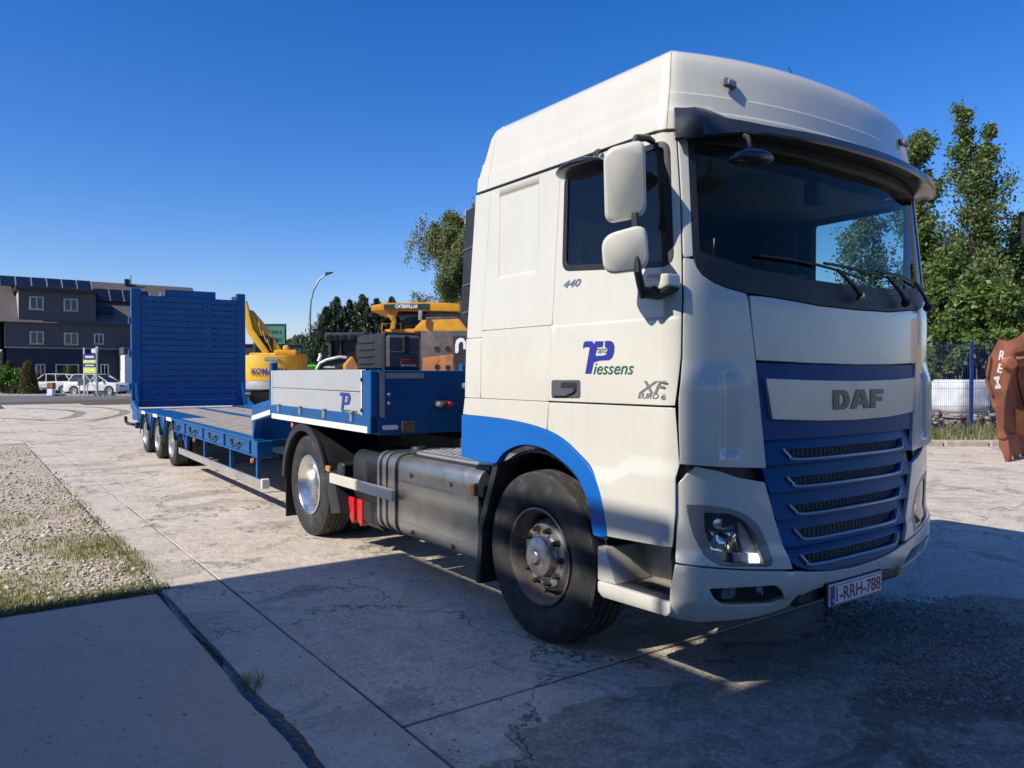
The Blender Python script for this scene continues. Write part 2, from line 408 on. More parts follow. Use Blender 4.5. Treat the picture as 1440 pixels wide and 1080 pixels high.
# the yard bed shows in the joints between the slabs
yard = sheet('yard', [(-46, -14), (9.5, -14), (9.5, 15.0), (-5, 15.0), (-14, 30), (-52, 6)], 'joint_dirt', -.3, -.006)
# old slabs: strips along the truck, cross joints every few metres, each its own piece; a slab is lifted or sunk a little
def slab(x0, x1, y0, y1, mat, dz=0.0, gap=.006):
    n = max(2, int((x1-x0)/.5)); q = max(2, int((y1-y0)/.5)); e = []
    j = lambda a: a+random.uniform(-.004, .004)
    for i in range(n): e.append((x0+gap+(x1-x0-2*gap)*i/n, j(y0+gap)))
    for i in range(q): e.append((j(x1-gap), y0+gap+(y1-y0-2*gap)*i/q))
    for i in range(n): e.append((x1-gap-(x1-x0-2*gap)*i/n, j(y1-gap)))
    for i in range(q): e.append((j(x0+gap), y1-gap-(y1-y0-2*gap)*i/q))
    return MB().prism(e, -.05, dz, 'z').build('concrete_slab', mat, yard, 0, bevel=.004, seg=1)
ys = [(-2.405, 1.15, 'old_concrete'), (1.15, 4.9, 'old_concrete'), (4.9, 8.9, 'old_concrete'), (8.9, 14.95, 'old_concrete')]
for k, (a, b, mt) in enumerate(ys):
    x = 9.5-k*1.7
    while x > -40:
        L = random.uniform(4.2, 5.6); slab(max(x-L, -46), x, a, b, mt, random.uniform(-.003, .003)); x -= L
x = 9.0
while x > -38:
    slab(x-6, x, -2.845, -2.405, 'strip_concrete', .001); x -= 6
for a, b in ((-6.6, -2.845), (-10.5, -6.6)):
    x = -17.5
    while x > -42: slab(x-5, x, a, b, 'old_concrete', random.uniform(-.003, .003)); x -= 5
# the newer brushed slabs in front of the verge
slab(-2.42, 3.9, -9.5, -2.885, 'new_concrete', .004); slab(3.9, 9.5, -9.5, -2.885, 'new_concrete', .002)
# bitumen run into the joint beside them: an uneven, slightly proud ribbon
def ribbon(path, widths, z, mat, name, parent=None, thick=.006):
    vs = []; fs = []
    for i, (p, wd) in enumerate(zip(path, widths)):
        d = (Vector(path[min(i+1, len(path)-1)])-Vector(path[max(i-1, 0)])).normalized(); n = Vector((-d.y, d.x))
        a = Vector(p)+n*wd[0]; b = Vector(p)-n*wd[1]
        vs += [(a.x, a.y, z-.012), (a.x*.75+b.x*.25, a.y*.75+b.y*.25, z+thick), (a.x*.25+b.x*.75, a.y*.25+b.y*.75, z+thick*.8), (b.x, b.y, z-.012)]
    for i in range(len(path)-1):
        for k in range(3): fs.append((i*4+k, i*4+k+1, i*4+k+5, i*4+k+4))
    return mesh_obj(name, vs, fs, mat, parent, 50)
path = []; wd = []
x = -2.62
while x < 2.4:
    t_ = (x+2.6)/5
    path.append((x, -2.868+.012*math.sin(x*5)+random.uniform(-.006, .006)))
    ww = .014+.030*t_+.016*math.sin(x*3.1+1)+(.022 if -.7 < x else 0); ww = max(.008, ww+random.uniform(-.005, .005))
    wd.append((ww*.75, ww*.75)); x += .045
ribbon(path, wd, .005, 'tar', 'tar_seam', yard, .008)
# verge: stony soil with thin grass
verge = sheet('verge', [(-17.4, -2.86), (-2.5, -2.87), (-2.56, -3.4), (-2.75, -4.1), (-3.0, -9.5), (-17.4, -12)], 'soil', -.3, -.004)
_ico_v = []; _ph = (1+5**.5)/2
for a in (-1, 1):
    for b in (-_ph, _ph): _ico_v += [(0, a, b), (a, b, 0), (b, 0, a)]
_ico_v = np.array(_ico_v)/1.9
_bm = bmesh.new(); [_bm.verts.new(v) for v in _ico_v]; bmesh.ops.convex_hull(_bm, input=_bm.verts)
_bm.verts.index_update(); _ico_v = np.array([v.co[:] for v in _bm.verts]); _ico_f = np.array([[v.index for v in f.verts] for f in _bm.faces]); _bm.free()
def quick_mesh(name, V, Fc, mat, parent=None, kind='stuff', smooth=False):
    me = bpy.data.meshes.new(name); V = np.asarray(V, np.float32); Fc = np.asarray(Fc, np.int32); k = Fc.shape[1]
    me.vertices.add(len(V)); me.vertices.foreach_set('co', V.ravel())
    me.loops.add(Fc.size); me.loops.foreach_set('vertex_index', Fc.ravel())
    me.polygons.add(len(Fc)); me.polygons.foreach_set('loop_start', np.arange(0, Fc.size, k, dtype=np.int32))
    me.update(calc_edges=True); me.materials.append(M[mat])
    if smooth: me.polygons.foreach_set('use_smooth', [True]*len(me.polygons))
    o = bpy.data.objects.new(name, me); col.objects.link(o); o.parent = parent
    if kind: o['kind'] = kind
    return o
def stones(name, P, S, mat, parent=None, label=None, cat=None):
    n = len(P); q = len(_ico_v)
    V = _ico_v[None]*RNG.uniform(.7, 1.3, (n, q, 1))*(np.asarray(S)[:, None, None])*RNG.uniform(.6, 1.2, (n, 1, 3))*np.array([1, 1, .62])
    a = RNG.uniform(0, 6.28, n); ca, sa = np.cos(a)[:, None], np.sin(a)[:, None]
    X = V[..., 0]*ca-V[..., 1]*sa; Y = V[..., 0]*sa+V[..., 1]*ca
    V = np.stack([X, Y, V[..., 2]], -1)+np.asarray(P)[:, None, :]
    Fc = _ico_f[None]+(np.arange(n)*q)[:, None, None]
    o = quick_mesh(name, V.reshape(-1, 3), Fc.reshape(-1, 3), mat, parent)
    if label: tag(o, label, cat)
    return o
def blades(name, P, H, mat, parent=None, wid=.006, lean=.5, label=None, cat=None):
    n = len(P); P = np.asarray(P); a = RNG.uniform(0, 6.28, n); d = np.stack([np.cos(a), np.sin(a), 0*a], 1)
    s = np.stack([-np.sin(a), np.cos(a), 0*a], 1); H = np.asarray(H)[:, None]
    ln = RNG.uniform(.1, 1, (n, 1))*lean*H; up = np.array([0, 0, 1.])
    w_ = wid*RNG.uniform(.6, 1.4, (n, 1))
    v0 = P-s*w_; v1 = P+s*w_; v2 = P+d*ln*.35+up*H*.6+s*w_*.7; v3 = P+d*ln*.35+up*H*.6-s*w_*.7
    v4 = P+d*ln+up*H*.95
    V = np.stack([v0, v1, v2, v3, v4], 1).reshape(-1, 3); b = (np.arange(n)*5)[:, None]
    Fc = np.concatenate([b+np.array([0, 1, 2]), b+np.array([0, 2, 3]), b+np.array([3, 2, 4])])
    o = quick_mesh(name, V, Fc, mat, parent)
    if label: tag(o, label, cat)
    return o
def vnoise(x, y, s, seed=0):
    return np.sin(x*s+seed*1.7+np.sin(y*s*.8+seed))*np.cos(y*s*1.1-seed*.9+np.sin(x*s*.6))
n = 26000
px_ = -2.55-(RNG.random(n)**1.7)*14; py_ = -2.80-RNG.random(n)*np.minimum(6, 1.4+(-2.6-px_)*.12+2.2)
g = vnoise(px_, py_, 1.7, 2)+.5*vnoise(px_, py_, 4.5, 5)
keep = (RNG.random(n) < np.clip(.45-.5*g, .08, 1))
px_, py_ = px_[keep], py_[keep]
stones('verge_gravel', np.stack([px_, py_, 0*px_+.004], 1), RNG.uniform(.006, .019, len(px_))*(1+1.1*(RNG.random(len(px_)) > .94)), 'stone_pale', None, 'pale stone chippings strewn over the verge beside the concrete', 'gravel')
n = 64000
px_ = -2.50-(RNG.random(n)**1.5)*7.5; py_ = -2.80+RNG.normal(0, .035, n)-(RNG.random(n)**1.2)*3.6
g = vnoise(px_, py_, 1.7, 2)+.5*vnoise(px_, py_, 4.5, 5)
edge = np.exp(-((py_+2.86)/.22)**2)*.75*(1+vnoise(px_, py_, 3.3, 7))+np.exp(-((px_+2.62)/.16)**2)*1.6
keep = RNG.random(n) < np.clip(.02+.80*g+.55*edge, .015, 1)*np.clip(1.15+(px_+2.6)/7.5, 0.03, 1)
px_, py_ = px_[keep], py_[keep]
ok = ~((px_ > -2.75) & (RNG.random(len(px_)) < .2)); px_, py_ = px_[ok], py_[ok]
blades('verge_grass', np.stack([px_, py_, 0*px_-.004], 1), RNG.uniform(.015, .06, len(px_)), 'grass_green', None, .0035, 1.2, 'short dry grass growing between the stones of the verge', 'grass')
# a tuft growing out of the bitumen joint
n = 90; tp = gpx(345, 965)
blades('grass_tuft', np.stack([RNG.normal(tp.x, .05, n), RNG.normal(tp.y+.03, .035, n), 0*RNG.random(n)], 1), RNG.uniform(.02, .07, n), 'grass_green', None, .0025, 1.6, 'small green grass tuft sprouting from the black bitumen joint', 'grass')
# rough ground before the truck: thin dark layer painting deeper shade onto the slabs
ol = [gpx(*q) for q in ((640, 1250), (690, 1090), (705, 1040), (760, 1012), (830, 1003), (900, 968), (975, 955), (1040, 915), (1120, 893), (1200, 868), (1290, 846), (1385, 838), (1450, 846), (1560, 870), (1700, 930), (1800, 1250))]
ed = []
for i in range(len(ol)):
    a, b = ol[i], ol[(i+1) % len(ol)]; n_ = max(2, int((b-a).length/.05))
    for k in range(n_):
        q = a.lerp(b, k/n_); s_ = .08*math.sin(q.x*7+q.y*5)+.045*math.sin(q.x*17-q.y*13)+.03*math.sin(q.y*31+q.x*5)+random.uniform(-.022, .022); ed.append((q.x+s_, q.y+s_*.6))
pa = MB().prism(ed, -.004, .0055, 'z').build('shade_layer', 'shade_asphalt', yard, 0)
# crushed stone spilt over the yard in front of the truck
P = []
while len(P) < 9000:
    u, v = random.random(), random.random()
    if random.random() < .45: q = gpx(1150+u*260, 830+v*70+u*20)
    else: q = gpx(1230+u*230, 880+v*120)
    g = vnoise(q.x, q.y, 2.3, 1)
    if random.random() < .5+.6*g: P.append((q.x+random.gauss(0, .05), q.y+random.gauss(0, .08), .007))
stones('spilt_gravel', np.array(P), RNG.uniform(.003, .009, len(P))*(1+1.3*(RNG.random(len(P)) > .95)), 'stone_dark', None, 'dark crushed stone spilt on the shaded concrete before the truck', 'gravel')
n = 2600
q = np.stack([RNG.uniform(-3, 3.4, n), RNG.uniform(-3.6, 4.5, n), np.full(n, .003)], 1)
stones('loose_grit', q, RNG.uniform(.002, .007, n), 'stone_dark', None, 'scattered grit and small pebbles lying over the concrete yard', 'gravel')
# road, kerbs and pavement beyond the yard (they run square to the view)
def strip(name, Z0, Z1, X0, X1, mat, z0, z1):
    return sheet(name, [tuple(c2w(X0, Z0)[:2]), tuple(c2w(X1, Z0)[:2]), tuple(c2w(X1, Z1)[:2]), tuple(c2w(X0, Z1)[:2])], mat, z0, z1)
strip('road', 44.0, 57.2, -110, 60, 'asphalt', -.3, -.012)
strip('kerb', 57.2, 57.45, -110, 60, 'kerb_stone', -.3, .12)
strip('pavement', 57.45, 62, -110, 60, 'pavement_grey', -.3, .10)
strip('yard_apron', 30, 44.0, -60, 20, 'old_concrete', -.3, -.030)
# black tyre arcs left on the yard
mtt, t, p = _mat('tyre_mark'); out = t.nodes['Material Output']
p.inputs['Base Color'].default_value = (.06, .055, .05, 1); p.inputs['Roughness'].default_value = .8
tr = nd(t, 'ShaderNodeBsdfTransparent'); mx = nd(t, 'ShaderNodeMixShader')
t.links.new(ramp(t, noise(t, gpos(t), 3, 6), [(.35, .12), (.7, .62)]), mx.inputs[0]); t.links.new(tr.outputs[0], mx.inputs[1]); t.links.new(p.outputs[0], mx.inputs[2]); t.links.new(mx.outputs[0], out.inputs[0])
def mark(pix, wd):
    P = [gpx(*q) for q in pix]; pts = []
    for i in range(len(P)-1):
        p0, p1, p2, p3 = P[max(i-1, 0)], P[i], P[i+1], P[min(i+2, len(P)-1)]
        for k in range(8):
            s = k/8; pts.append(.5*((2*p1)+(-p0+p2)*s+(2*p0-5*p1+4*p2-p3)*s*s+(-p0+3*p1-3*p2+p3)*s**3))
    vs = []; fs = []
    for i, q in enumerate(pts):
        d = (pts[min(i+1, len(pts)-1)]-pts[max(i-1, 0)]).normalized(); n_ = Vector((-d.y, d.x, 0))*wd
        vs += [(q+n_)+Vector((0, 0, .008)), (q-n_)+Vector((0, 0, .008))]
    fs = [(2*i, 2*i+1, 2*i+3, 2*i+2) for i in range(len(pts)-1)]
    mesh_obj('tyre_mark', vs, fs, 'tyre_mark', yard, 0)
mark([(20, 574), (60, 575), (95, 577), (112, 580), (104, 586), (80, 590)], .22)
mark([(60, 571), (120, 572), (165, 576), (176, 580), (160, 586), (120, 594)], .2)
mark([(0, 588), (40, 590), (85, 592), (150, 588)], .16)
# halls behind the photographer: they throw the shade over the foreground
SK = math.tan(R(SUN_SKEW)); TE = math.tan(R(SUN_EL))/math.cos(R(SUN_SKEW))
HY = -7.4
def hall(name, x0, x1, h, depth, label):
    e = empty(name, (0, HY, 0), 0, label, 'building')
    wb = MB().box(((x0+x1)/2, -depth/2, h/2-.02), (x1-x0, depth, h), 0).build('wall', 'hall_panel', e, 0)
    n_ = max(2, int((x1-x0)/1.0))
    rb = MB().box((0, 0, h/2-.1), (.05, .04, h-.3), .01).build('rib', 'hall_panel', e, 0); rb.location = (x0+.2, .02, 0)
    for i in range(1, n_): share(rb, e, (x0+.2+(x1-x0-.4)*i/(n_-1), .02, 0))
    MB().box(((x0+x1)/2, -.04, h+.0), (x1-x0-.01, .16, .10), .02).build('roof_edge', 'galv', e, 0)
    return e
h_low = .37+(-1.2-HY)*TE-.06; x_low0 = -2.57-(-2.0-HY)*SK; x_mid = 1.19-(-1.22-HY)*SK; h_high = (2.2-HY)*TE-.05
el_ = hall('low_hall', x_low0, x_mid, h_low, 9, 'lower wing of the grey panelled hall with a roof railing')
for dz in (.29, .50):
    MB().tube([(x_low0+.05, 0, h_low+dz), (x_mid-.02, 0, h_low+dz)], .060, 10).build('rail', 'galv', el_)
for i in range(2): MB().tube([(x_low0+.1+(x_mid-x_low0-.2)*i, -.0, h_low), (x_low0+.1+(x_mid-x_low0-.2)*i, 0, h_low+.5)], .03, 8).build('rail_post', 'galv', el_)
hall('tall_hall', x_mid+.002, 15, h_high, 10, 'tall grey panelled hall standing behind the photographer')
# ================================================================== tractor unit
truck = empty('tractor_truck', (0, 0, 0), 0, 'white tractor truck with blue wheel arches and blue grille, hitched to the blue low loader', 'truck')
# ---- cab skin: perimeter s (0 = front centre, + towards the right-hand side and back) by height z
def _plan():
    P = []; YC = 1.16
    for i in range(61):
        y = YC*i/60; P.append((1.38-.13*y**2.4, y))
    ph0 = math.atan(.13*2.4*YC**1.4); Rr = .08/(1-math.sin(ph0)); cx, cy = P[-1]
    for i in range(1, 25):
        ph = ph0+(math.pi/2-ph0)*i/24
        P.append((cx-Rr*(math.cos(ph0)-math.cos(ph)), cy+Rr*(math.sin(ph)-math.sin(ph0))))
    x0 = P[-1][0]
    for i in range(1, 60): P.append((x0-(x0+1.1)*i/59, 1.24))
    return P
_P = np.array(_plan()); _S = np.concatenate([[0], np.cumsum(np.hypot(*np.diff(_P, axis=0).T))])
_ZX = [(.36, -.085), (.42, -.045), (.50, .0), (.58, .014), (.70, .016), (.745, .004), (.76, 0), (2.0, 0), (2.86, -.085), (3.12, -.09), (3.4, -.10)]
_ZY = [(.36, .985), (.42, 1.005), (.5, 1.02), (.70, 1.02), (.745, 1.012), (.76, 1.003), (1.2, 1.0), (2.0, .998), (2.86, .985), (3.12, .962), (3.4, .95)]
def _it(T, z): return float(np.interp(z, [a for a, b in T], [b for a, b in T]))
def S0(s, z):
    a = abs(s); x = float(np.interp(a, _S, _P[:, 0])); y = float(np.interp(a, _S, _P[:, 1]))
    wf = min(1, max(0, (x-.2)/.95)); wf = wf*wf*(3-2*wf)
    k = _it(_ZY, z)
    if z < .8: k = 1+(k-1)*min(1, max(0, (x-.2)/.6))
    return Vector((x+_it(_ZX, z)*wf, -math.copysign(y*k, s if s else 1), z))
def SN(s, z):
    e = .004; a = S0(s+e, z)-S0(s-e, z); b = S0(s, z+e)-S0(s, z-e)
    n = b.cross(a); n.normalize(); return n
def s_y(y): return math.copysign(float(np.interp(abs(y), _P[:85, 1], _S[:85])), -y)
def s_x(x): return float(np.interp(-x, -_P[61:, 0], _S[61:]))
def pxproj(P):
    d = P-CAM; X = d.x*math.sin(TH)+d.y*math.cos(TH); Z = -d.x*math.cos(TH)+d.y*math.sin(TH)
    c, s = math.cos(PITCH), math.sin(PITCH); zc = c*Z-s*d.z; yc = c*d.z+s*Z
    return 720+FPX*X/zc, 540-FPX*yc/zc
def hit(px, py, s0=None):
    """photo pixel -> (s, z) on the cab skin"""
    s = s0 if s0 is not None else (1.9-(px-770)*.0035 if px < 960 else 1.2-(px-960)*.0062); z = 1.64+(525-py)/235
    for _ in range(40):
        a = pxproj(S0(s, z)); e = .002
        b = pxproj(S0(s+e, z)); c = pxproj(S0(s, z+e))
        J = np.array([[(b[0]-a[0])/e, (c[0]-a[0])/e], [(b[1]-a[1])/e, (c[1]-a[1])/e]])
        try: d = np.linalg.solve(J, [px-a[0], py-a[1]])
        except Exception: break
        d = np.clip(d, -.12, .12); s += d[0]; z += d[1]
        if abs(d).max() < 1e-5: break
    return (s, z)
def pts(l):
    """outline entries: (px,py) photo pixels, ('x',x,z) on the side, ('y',y,z) on the front, ('s',s,z)"""
    o = []
    for e in l:
        if e[0] == 'x': o.append((s_x(e[1]), e[2]))
        elif e[0] == 'y': o.append((s_y(e[1]), e[2]))
        elif e[0] == 's': o.append((e[1], e[2]))
        else: o.append(hit(*e))
    return o
def rounded(poly, r, n=5):
    """polygon with its corners rounded; r may be a list, one per corner"""
    out = []; N = len(poly)
    for i in range(N):
        p = Vector(poly[i]); a = Vector(poly[i-1]); b = Vector(poly[(i+1) % N]); rr = r[i] if isinstance(r, (list, tuple)) else r
        da, db = a-p, b-p
        if rr <= 0 or da.length < 1e-6 or db.length < 1e-6: out.append(tuple(p)); continue
        q = min(rr, da.length*.48, db.length*.48)
        A = p+da.normalized()*q; B = p+db.normalized()*q
        for k in range(n+1):
            t_ = k/n; out.append(tuple(A*(1-t_)**2+p*2*t_*(1-t_)+B*t_*t_))
    return out
def smooth_line(P, n=6):
    out = []
    for i in range(len(P)-1):
        p0, p1, p2, p3 = [Vector(P[j]) for j in (max(i-1, 0), i, i+1, min(i+2, len(P)-1))]
        for k in range(n):
            s = k/n; out.append(tuple(.5*((2*p1)+(-p0+p2)*s+(2*p0-5*p1+4*p2-p3)*s*s+(-p0+3*p1-3*p2+p3)*s**3)))
    out.append(tuple(P[-1])); return out
def inside(p, poly):
    x, y = p; c = False; j = len(poly)-1
    for i in range(len(poly)):
        a, b = poly[i], poly[j]
        if (a[1] > y) != (b[1] > y) and x < (b[0]-a[0])*(y-a[1])/(b[1]-a[1])+a[0]: c = not c
        j = i
    return c
def resample(poly, d):
    out = []
    for i in range(len(poly)):
        a = Vector(poly[i]); b = Vector(poly[(i+1) % len(poly)]); n = max(1, int((b-a).length/d))
        out += [tuple(a+(b-a)*(k/n)) for k in range(n)]
    return out
def shrink(poly, g):
    """inset a polygon by g"""
    N = len(poly); A = sum(poly[i][0]*poly[(i+1) % N][1]-poly[(i+1) % N][0]*poly[i][1] for i in range(N)); sg = 1 if A > 0 else -1
    out = []
    for i in range(N):
        p = Vector(poly[i]); d1 = (p-Vector(poly[i-1])); d2 = (Vector(poly[(i+1) % N])-p)
        if d1.length < 1e-7 or d2.length < 1e-7: out.append(tuple(p)); continue
        d1.normalize(); d2.normalize(); n1 = Vector((-d1.y, d1.x))*sg; n2 = Vector((-d2.y, d2.x))*sg
        n = n1+n2; L = n.length_squared
        out.append(tuple(p+n*(2*g/L if L > .5 else g)))
    return out
def panel(name, outline, mat, parent, holes=(), gap=.005, off=0.0, thick=.022, res=.07, disp=None, mirror=False, r=.004, zl=(), sl=(), surf=None, back=False):
    """a pressed panel lying on the cab skin, with its own turned-in edges"""
    SF = surf or (lambda s, z: (S0(s, z), SN(s, z)))
    loops = [resample(shrink(outline, gap), res*.6)]+[resample(h, res*.5) for h in holes]
    V = []; E = []
    for lp in loops:
        b = len(V); V += [Vector(p) for p in lp]; E += [(b+i, b+(i+1) % len(lp)) for i in range(len(lp))]
    allb = list(V)
    xs = [p[0] for p in loops[0]]; zs = [p[1] for p in loops[0]]
    gs = list(np.arange(min(xs)+res/2, max(xs), res)); gz = list(np.arange(min(zs)+res/2, max(zs), res))
    gs = [g for g in gs if all(abs(g-q) > res*.3 for q in sl)]+list(sl); gz = [g for g in gz if all(abs(g-q) > res*.3 for q in zl)]+list(zl)
    B = np.array([(p.x, p.y) for p in allb])
    for a in gs:
        for b in gz:
            if inside((a, b), loops[0]) and not any(inside((a, b), h) for h in loops[1:]) and np.min((B[:, 0]-a)**2+(B[:, 1]-b)**2) > (res*.28)**2:
                V.append(Vector((a, b)))
    vo, eo, fo, ov, oe, of = delaunay_2d_cdt(V, E, [], 1, 1e-6)
    fc = []
    for f in fo:
        c = sum((vo[i] for i in f), Vector((0, 0)))/len(f)
        if inside(c, loops[0]) and not any(inside(c, h) for h in loops[1:]): fc.append(tuple(f))
    dsp = disp or (lambda s, z: 0.0)
    def pt(p):
        P, n = SF(p[0], p[1]); return P+n*(off+dsp(p[0], p[1])), n
    PV = []; NV = []
    for p in vo:
        P, n = pt(p)
        if disp:
            e = .0018; Pa = pt((p[0]+e, p[1]))[0]-pt((p[0]-e, p[1]))[0]; Pb = pt((p[0], p[1]+e))[0]-pt((p[0], p[1]-e))[0]
            m_ = Pb.cross(Pa)
            if m_.length > 1e-9:
                m_.normalize(); n = m_ if m_.dot(n) > 0 else -m_
        PV.append(P); NV.append(n)
    mp = {}
    for new, olds in enumerate(ov):
        for o_ in olds: mp[o_] = new
    verts = [p.copy() for p in PV]; norms = [n.copy() for n in NV]; faces = []
    # outward normal order
    for f in fc:
        a, b, c = (PV[i] for i in f[:3])
        faces.append(f if (b-a).cross(c-a).dot(NV[f[0]]) > 0 else tuple(reversed(f)))
    base = 0
    for li, lp in enumerate(loops):
        ids = [mp.get(base+i) for i in range(len(lp))]; base += len(lp); N = len(lp)
        A = sum(lp[i][0]*lp[(i+1) % N][1]-lp[(i+1) % N][0]*lp[i][1] for i in range(N)); sg = 1 if A > 0 else -1
        if li: sg = -sg
        ring = []
        for i in range(N):
            P = PV[ids[i]]; n = NV[ids[i]]; tg = (PV[ids[(i+1) % N]]-PV[ids[i-1]]).normalized()
            o_ = tg.cross(n)*(-1) if sg > 0 else tg.cross(n)
            ring.append((P, n, o_))
        # which side is out: away from an interior neighbour
        P, n, o_ = ring[0]; q = Vector(lp[0]); c1 = pt((q.x, q.y))[0]
        a = Vector(lp[1])-Vector(lp[-1]); nn = Vector((-a.y, a.x)).normalized()*.004
        tst = q+nn; ins = inside(tst, loops[0]) and not any(inside(tst, h) for h in loops[1:])
        d = pt(tst)[0]-c1
        if (d.dot(o_) > 0) == ins: ring = [(P, n, -o_) for P, n, o_ in ring]
        b0 = len(verts)
        for P, n, o_ in ring:
            verts += [P, P+o_*r*.7-n*r*.5, P+o_*r-n*r*1.4, P+o_*r-n*thick]; norms += [n, (n+o_).normalized(), o_, o_]
        for i in range(N):
            j = (i+1) % N
            for k in range(3):
                f = (b0+i*4+k, b0+j*4+k, b0+j*4+k+1, b0+i*4+k+1)
                a, b, c = (verts[q] for q in f[:3])
                faces.append(f if (b-a).cross(c-a).dot(norms[f[0]]+norms[f[2]]) > 0 else tuple(reversed(f)))
    if mirror:
        verts = [Vector((p.x, -p.y, p.z)) for p in verts]; norms = [Vector((p.x, -p.y, p.z)) for p in norms]; faces = [tuple(reversed(f)) for f in faces]
    return mesh_obj(name, verts, faces, mat, parent, 40, norms)
def sides(name, outline, mat, parent=truck, **k):
    return [panel(name, outline, mat, parent, mirror=m_, **k) for m_ in (False, True)]
def sst(x, a, b):
    t_ = min(1, max(0, (x-a)/(b-a))); return t_*t_*(3-2*t_)
# ---- side: straight panel lines measured on the photograph
LREAR = [(2.868, -.635), (1.91, -.725), (1.471, -.744), (1.357, -.757), (1.06, -.775)]
LSEAM = [(2.86, -.453), (1.926, -.538), (1.476, -.547)]
LDOOR = [(2.86, .271), (1.934, .212), (1.474, .186), (1.30, .173)]
def lx(L, z): return float(np.interp(z, [a for a, b in reversed(L)], [b for a, b in reversed(L)]))
def X(L, z): return ('x', lx(L, z), z)
GUT = 2.848
front_edge = [hit(951, 182), hit(957, 280), hit(959, 355), hit(959, 430), hit(958, 502), hit(950, 571)]
inset = rounded(pts([(705, 271), (759, 252), (755, 384), (699, 396)]), .06)
def d_inset(s, z):
    xs_ = [p[0] for p in inset]; zs_ = [p[1] for p in inset]
    a, b, c, d = min(xs_)+.012, max(xs_)-.012, min(zs_)+.02, max(zs_)-.02
    k = min(s-a, b-s, z-c, d-z); return -.009*sst(k, -.008, .008)
sides('sleeper_panel', pts([X(LDOOR, GUT), X(LSEAM, GUT), X(LSEAM, 1.925), X(LDOOR, 1.925)]), 'white_paint', disp=d_inset, res=.05, gap=.005, sl=[min(p[0] for p in inset)+q for q in (0, .012, .024)]+[max(p[0] for p in inset)-q for q in (0, .012, .024)], zl=[2.25, 2.262, 2.275, 2.79, 2.778, 2.766])
sides('sleeper_panel', pts([X(LDOOR, 1.925), X(LSEAM, 1.925), X(LSEAM, 1.475), X(LDOOR, 1.475)]), 'white_paint', off=.004)
sides('rear_corner_panel', pts([X(LSEAM, GUT), X(LREAR, GUT), X(LREAR, 1.88), X(LSEAM, 1.88)]), 'white_paint')
sides('rear_corner_panel', pts([X(LSEAM, 1.88), X(LREAR, 1.88), X(LREAR, 1.475), X(LSEAM, 1.475)]), 'white_paint', off=.005)
arch_out = smooth_line([hit(*q) for q in [(651.5, 583), (699, 588), (738, 595), (770, 605), (794, 618.5), (815, 638), (832.6, 658.5), (847, 692.6), (858, 753)]])
arch_in = smooth_line([hit(*q) for q in [(700, 652), (711, 637), (729, 627.5), (747, 626), (764, 630), (780, 639), (794, 650), (806, 661), (817, 676), (830, 710), (836, 750)]])
sd = s_x(lx(LDOOR, 1.33))
top_arc = [p for p in arch_out if p[0] > sd-.01]
sides('sill_panel', pts([X(LDOOR, 1.475), X(LREAR, 1.475)])+top_arc, 'white_paint', off=.006)
sides('wheel_arch', arch_out+[hit(847, 757), hit(838, 755)]+list(reversed(arch_in))+[hit(680, 650), hit(651, 642)], 'blue_paint', off=.016, thick=.05, res=.045, disp=lambda s, z: .012*sst(z, .8, 1.3)*0)
# lower door cover: swells out below a slanting crease
crease = [hit(865, 659), hit(889, 644), hit(958, 652)]
def d_low(s, z):
    x = S0(s, z).x; zc = np.interp(x, [.6, .751, .879, 1.25], [1.12, 1.135, 1.204, 1.202])
    return .016*sst(zc-z, -.02, .085)
low_arc = [p for p in arch_out if p[0] < sd+.01]
low = [p for p in low_arc]+[hit(858, 753), hit(947, 769), hit(951, 720), hit(951, 672), hit(956, 654), hit(953, 610), hit(950, 573)]+[(s_x(lx(LDOOR, 1.47)), 1.472)]
sides('step_cover', low, 'white_paint', disp=d_low, res=.04, off=.004)
win = rounded(pts([(791.5, 380), (946, 374), (940, 199), (795, 247)]), [.06, .07, .05, .05])
door_o = [(s_x(lx(LDOOR, z)), z) for z in (GUT-.012, 2.4, 1.934, 1.6, 1.478)]
door_o = [(p[0], p[1]) for p in door_o]+[front_edge[-1]]+list(reversed(front_edge[:-1]))
def d_door(s, z): return .007*sst(1.915-z, -.006, .006)
doors = sides('door', door_o, 'white_paint', holes=[win], disp=d_door, res=.05, zl=[1.905, 1.915, 1.925])
for k_, d_ in enumerate(doors):
    mir = bool(k_)
    fr_o = shrink(win, -.002)
    panel('window_seal', shrink(win, -.004), 'black_plastic', d_, holes=[shrink(win, .022)], gap=0, off=.003, thick=.02, mirror=mir, res=.06)
    panel('window_pane', shrink(win, .016), 'door_glass', d_, gap=0, off=-.008, thick=.004, mirror=mir, res=.12)
hd = rounded(pts([(777, 534), (818, 534), (818, 560), (777, 560)]), .02)
hnd = panel('door_handle', hd, 'grey_plastic', doors[0], off=.012, thick=.01, res=.06)
panel('handle_recess', rounded(pts([(791, 537), (814, 537), (814, 551), (806, 556), (791, 556)]), .012, 3), 'black_plastic', hnd, off=.0145, thick=.002, res=.06)
panel('grip', rounded(pts([(780, 546), (813, 546), (811, 552), (800, 557), (781, 557)]), .008, 3), 'grey_plastic', hnd, off=.026, thick=.012, res=.06)
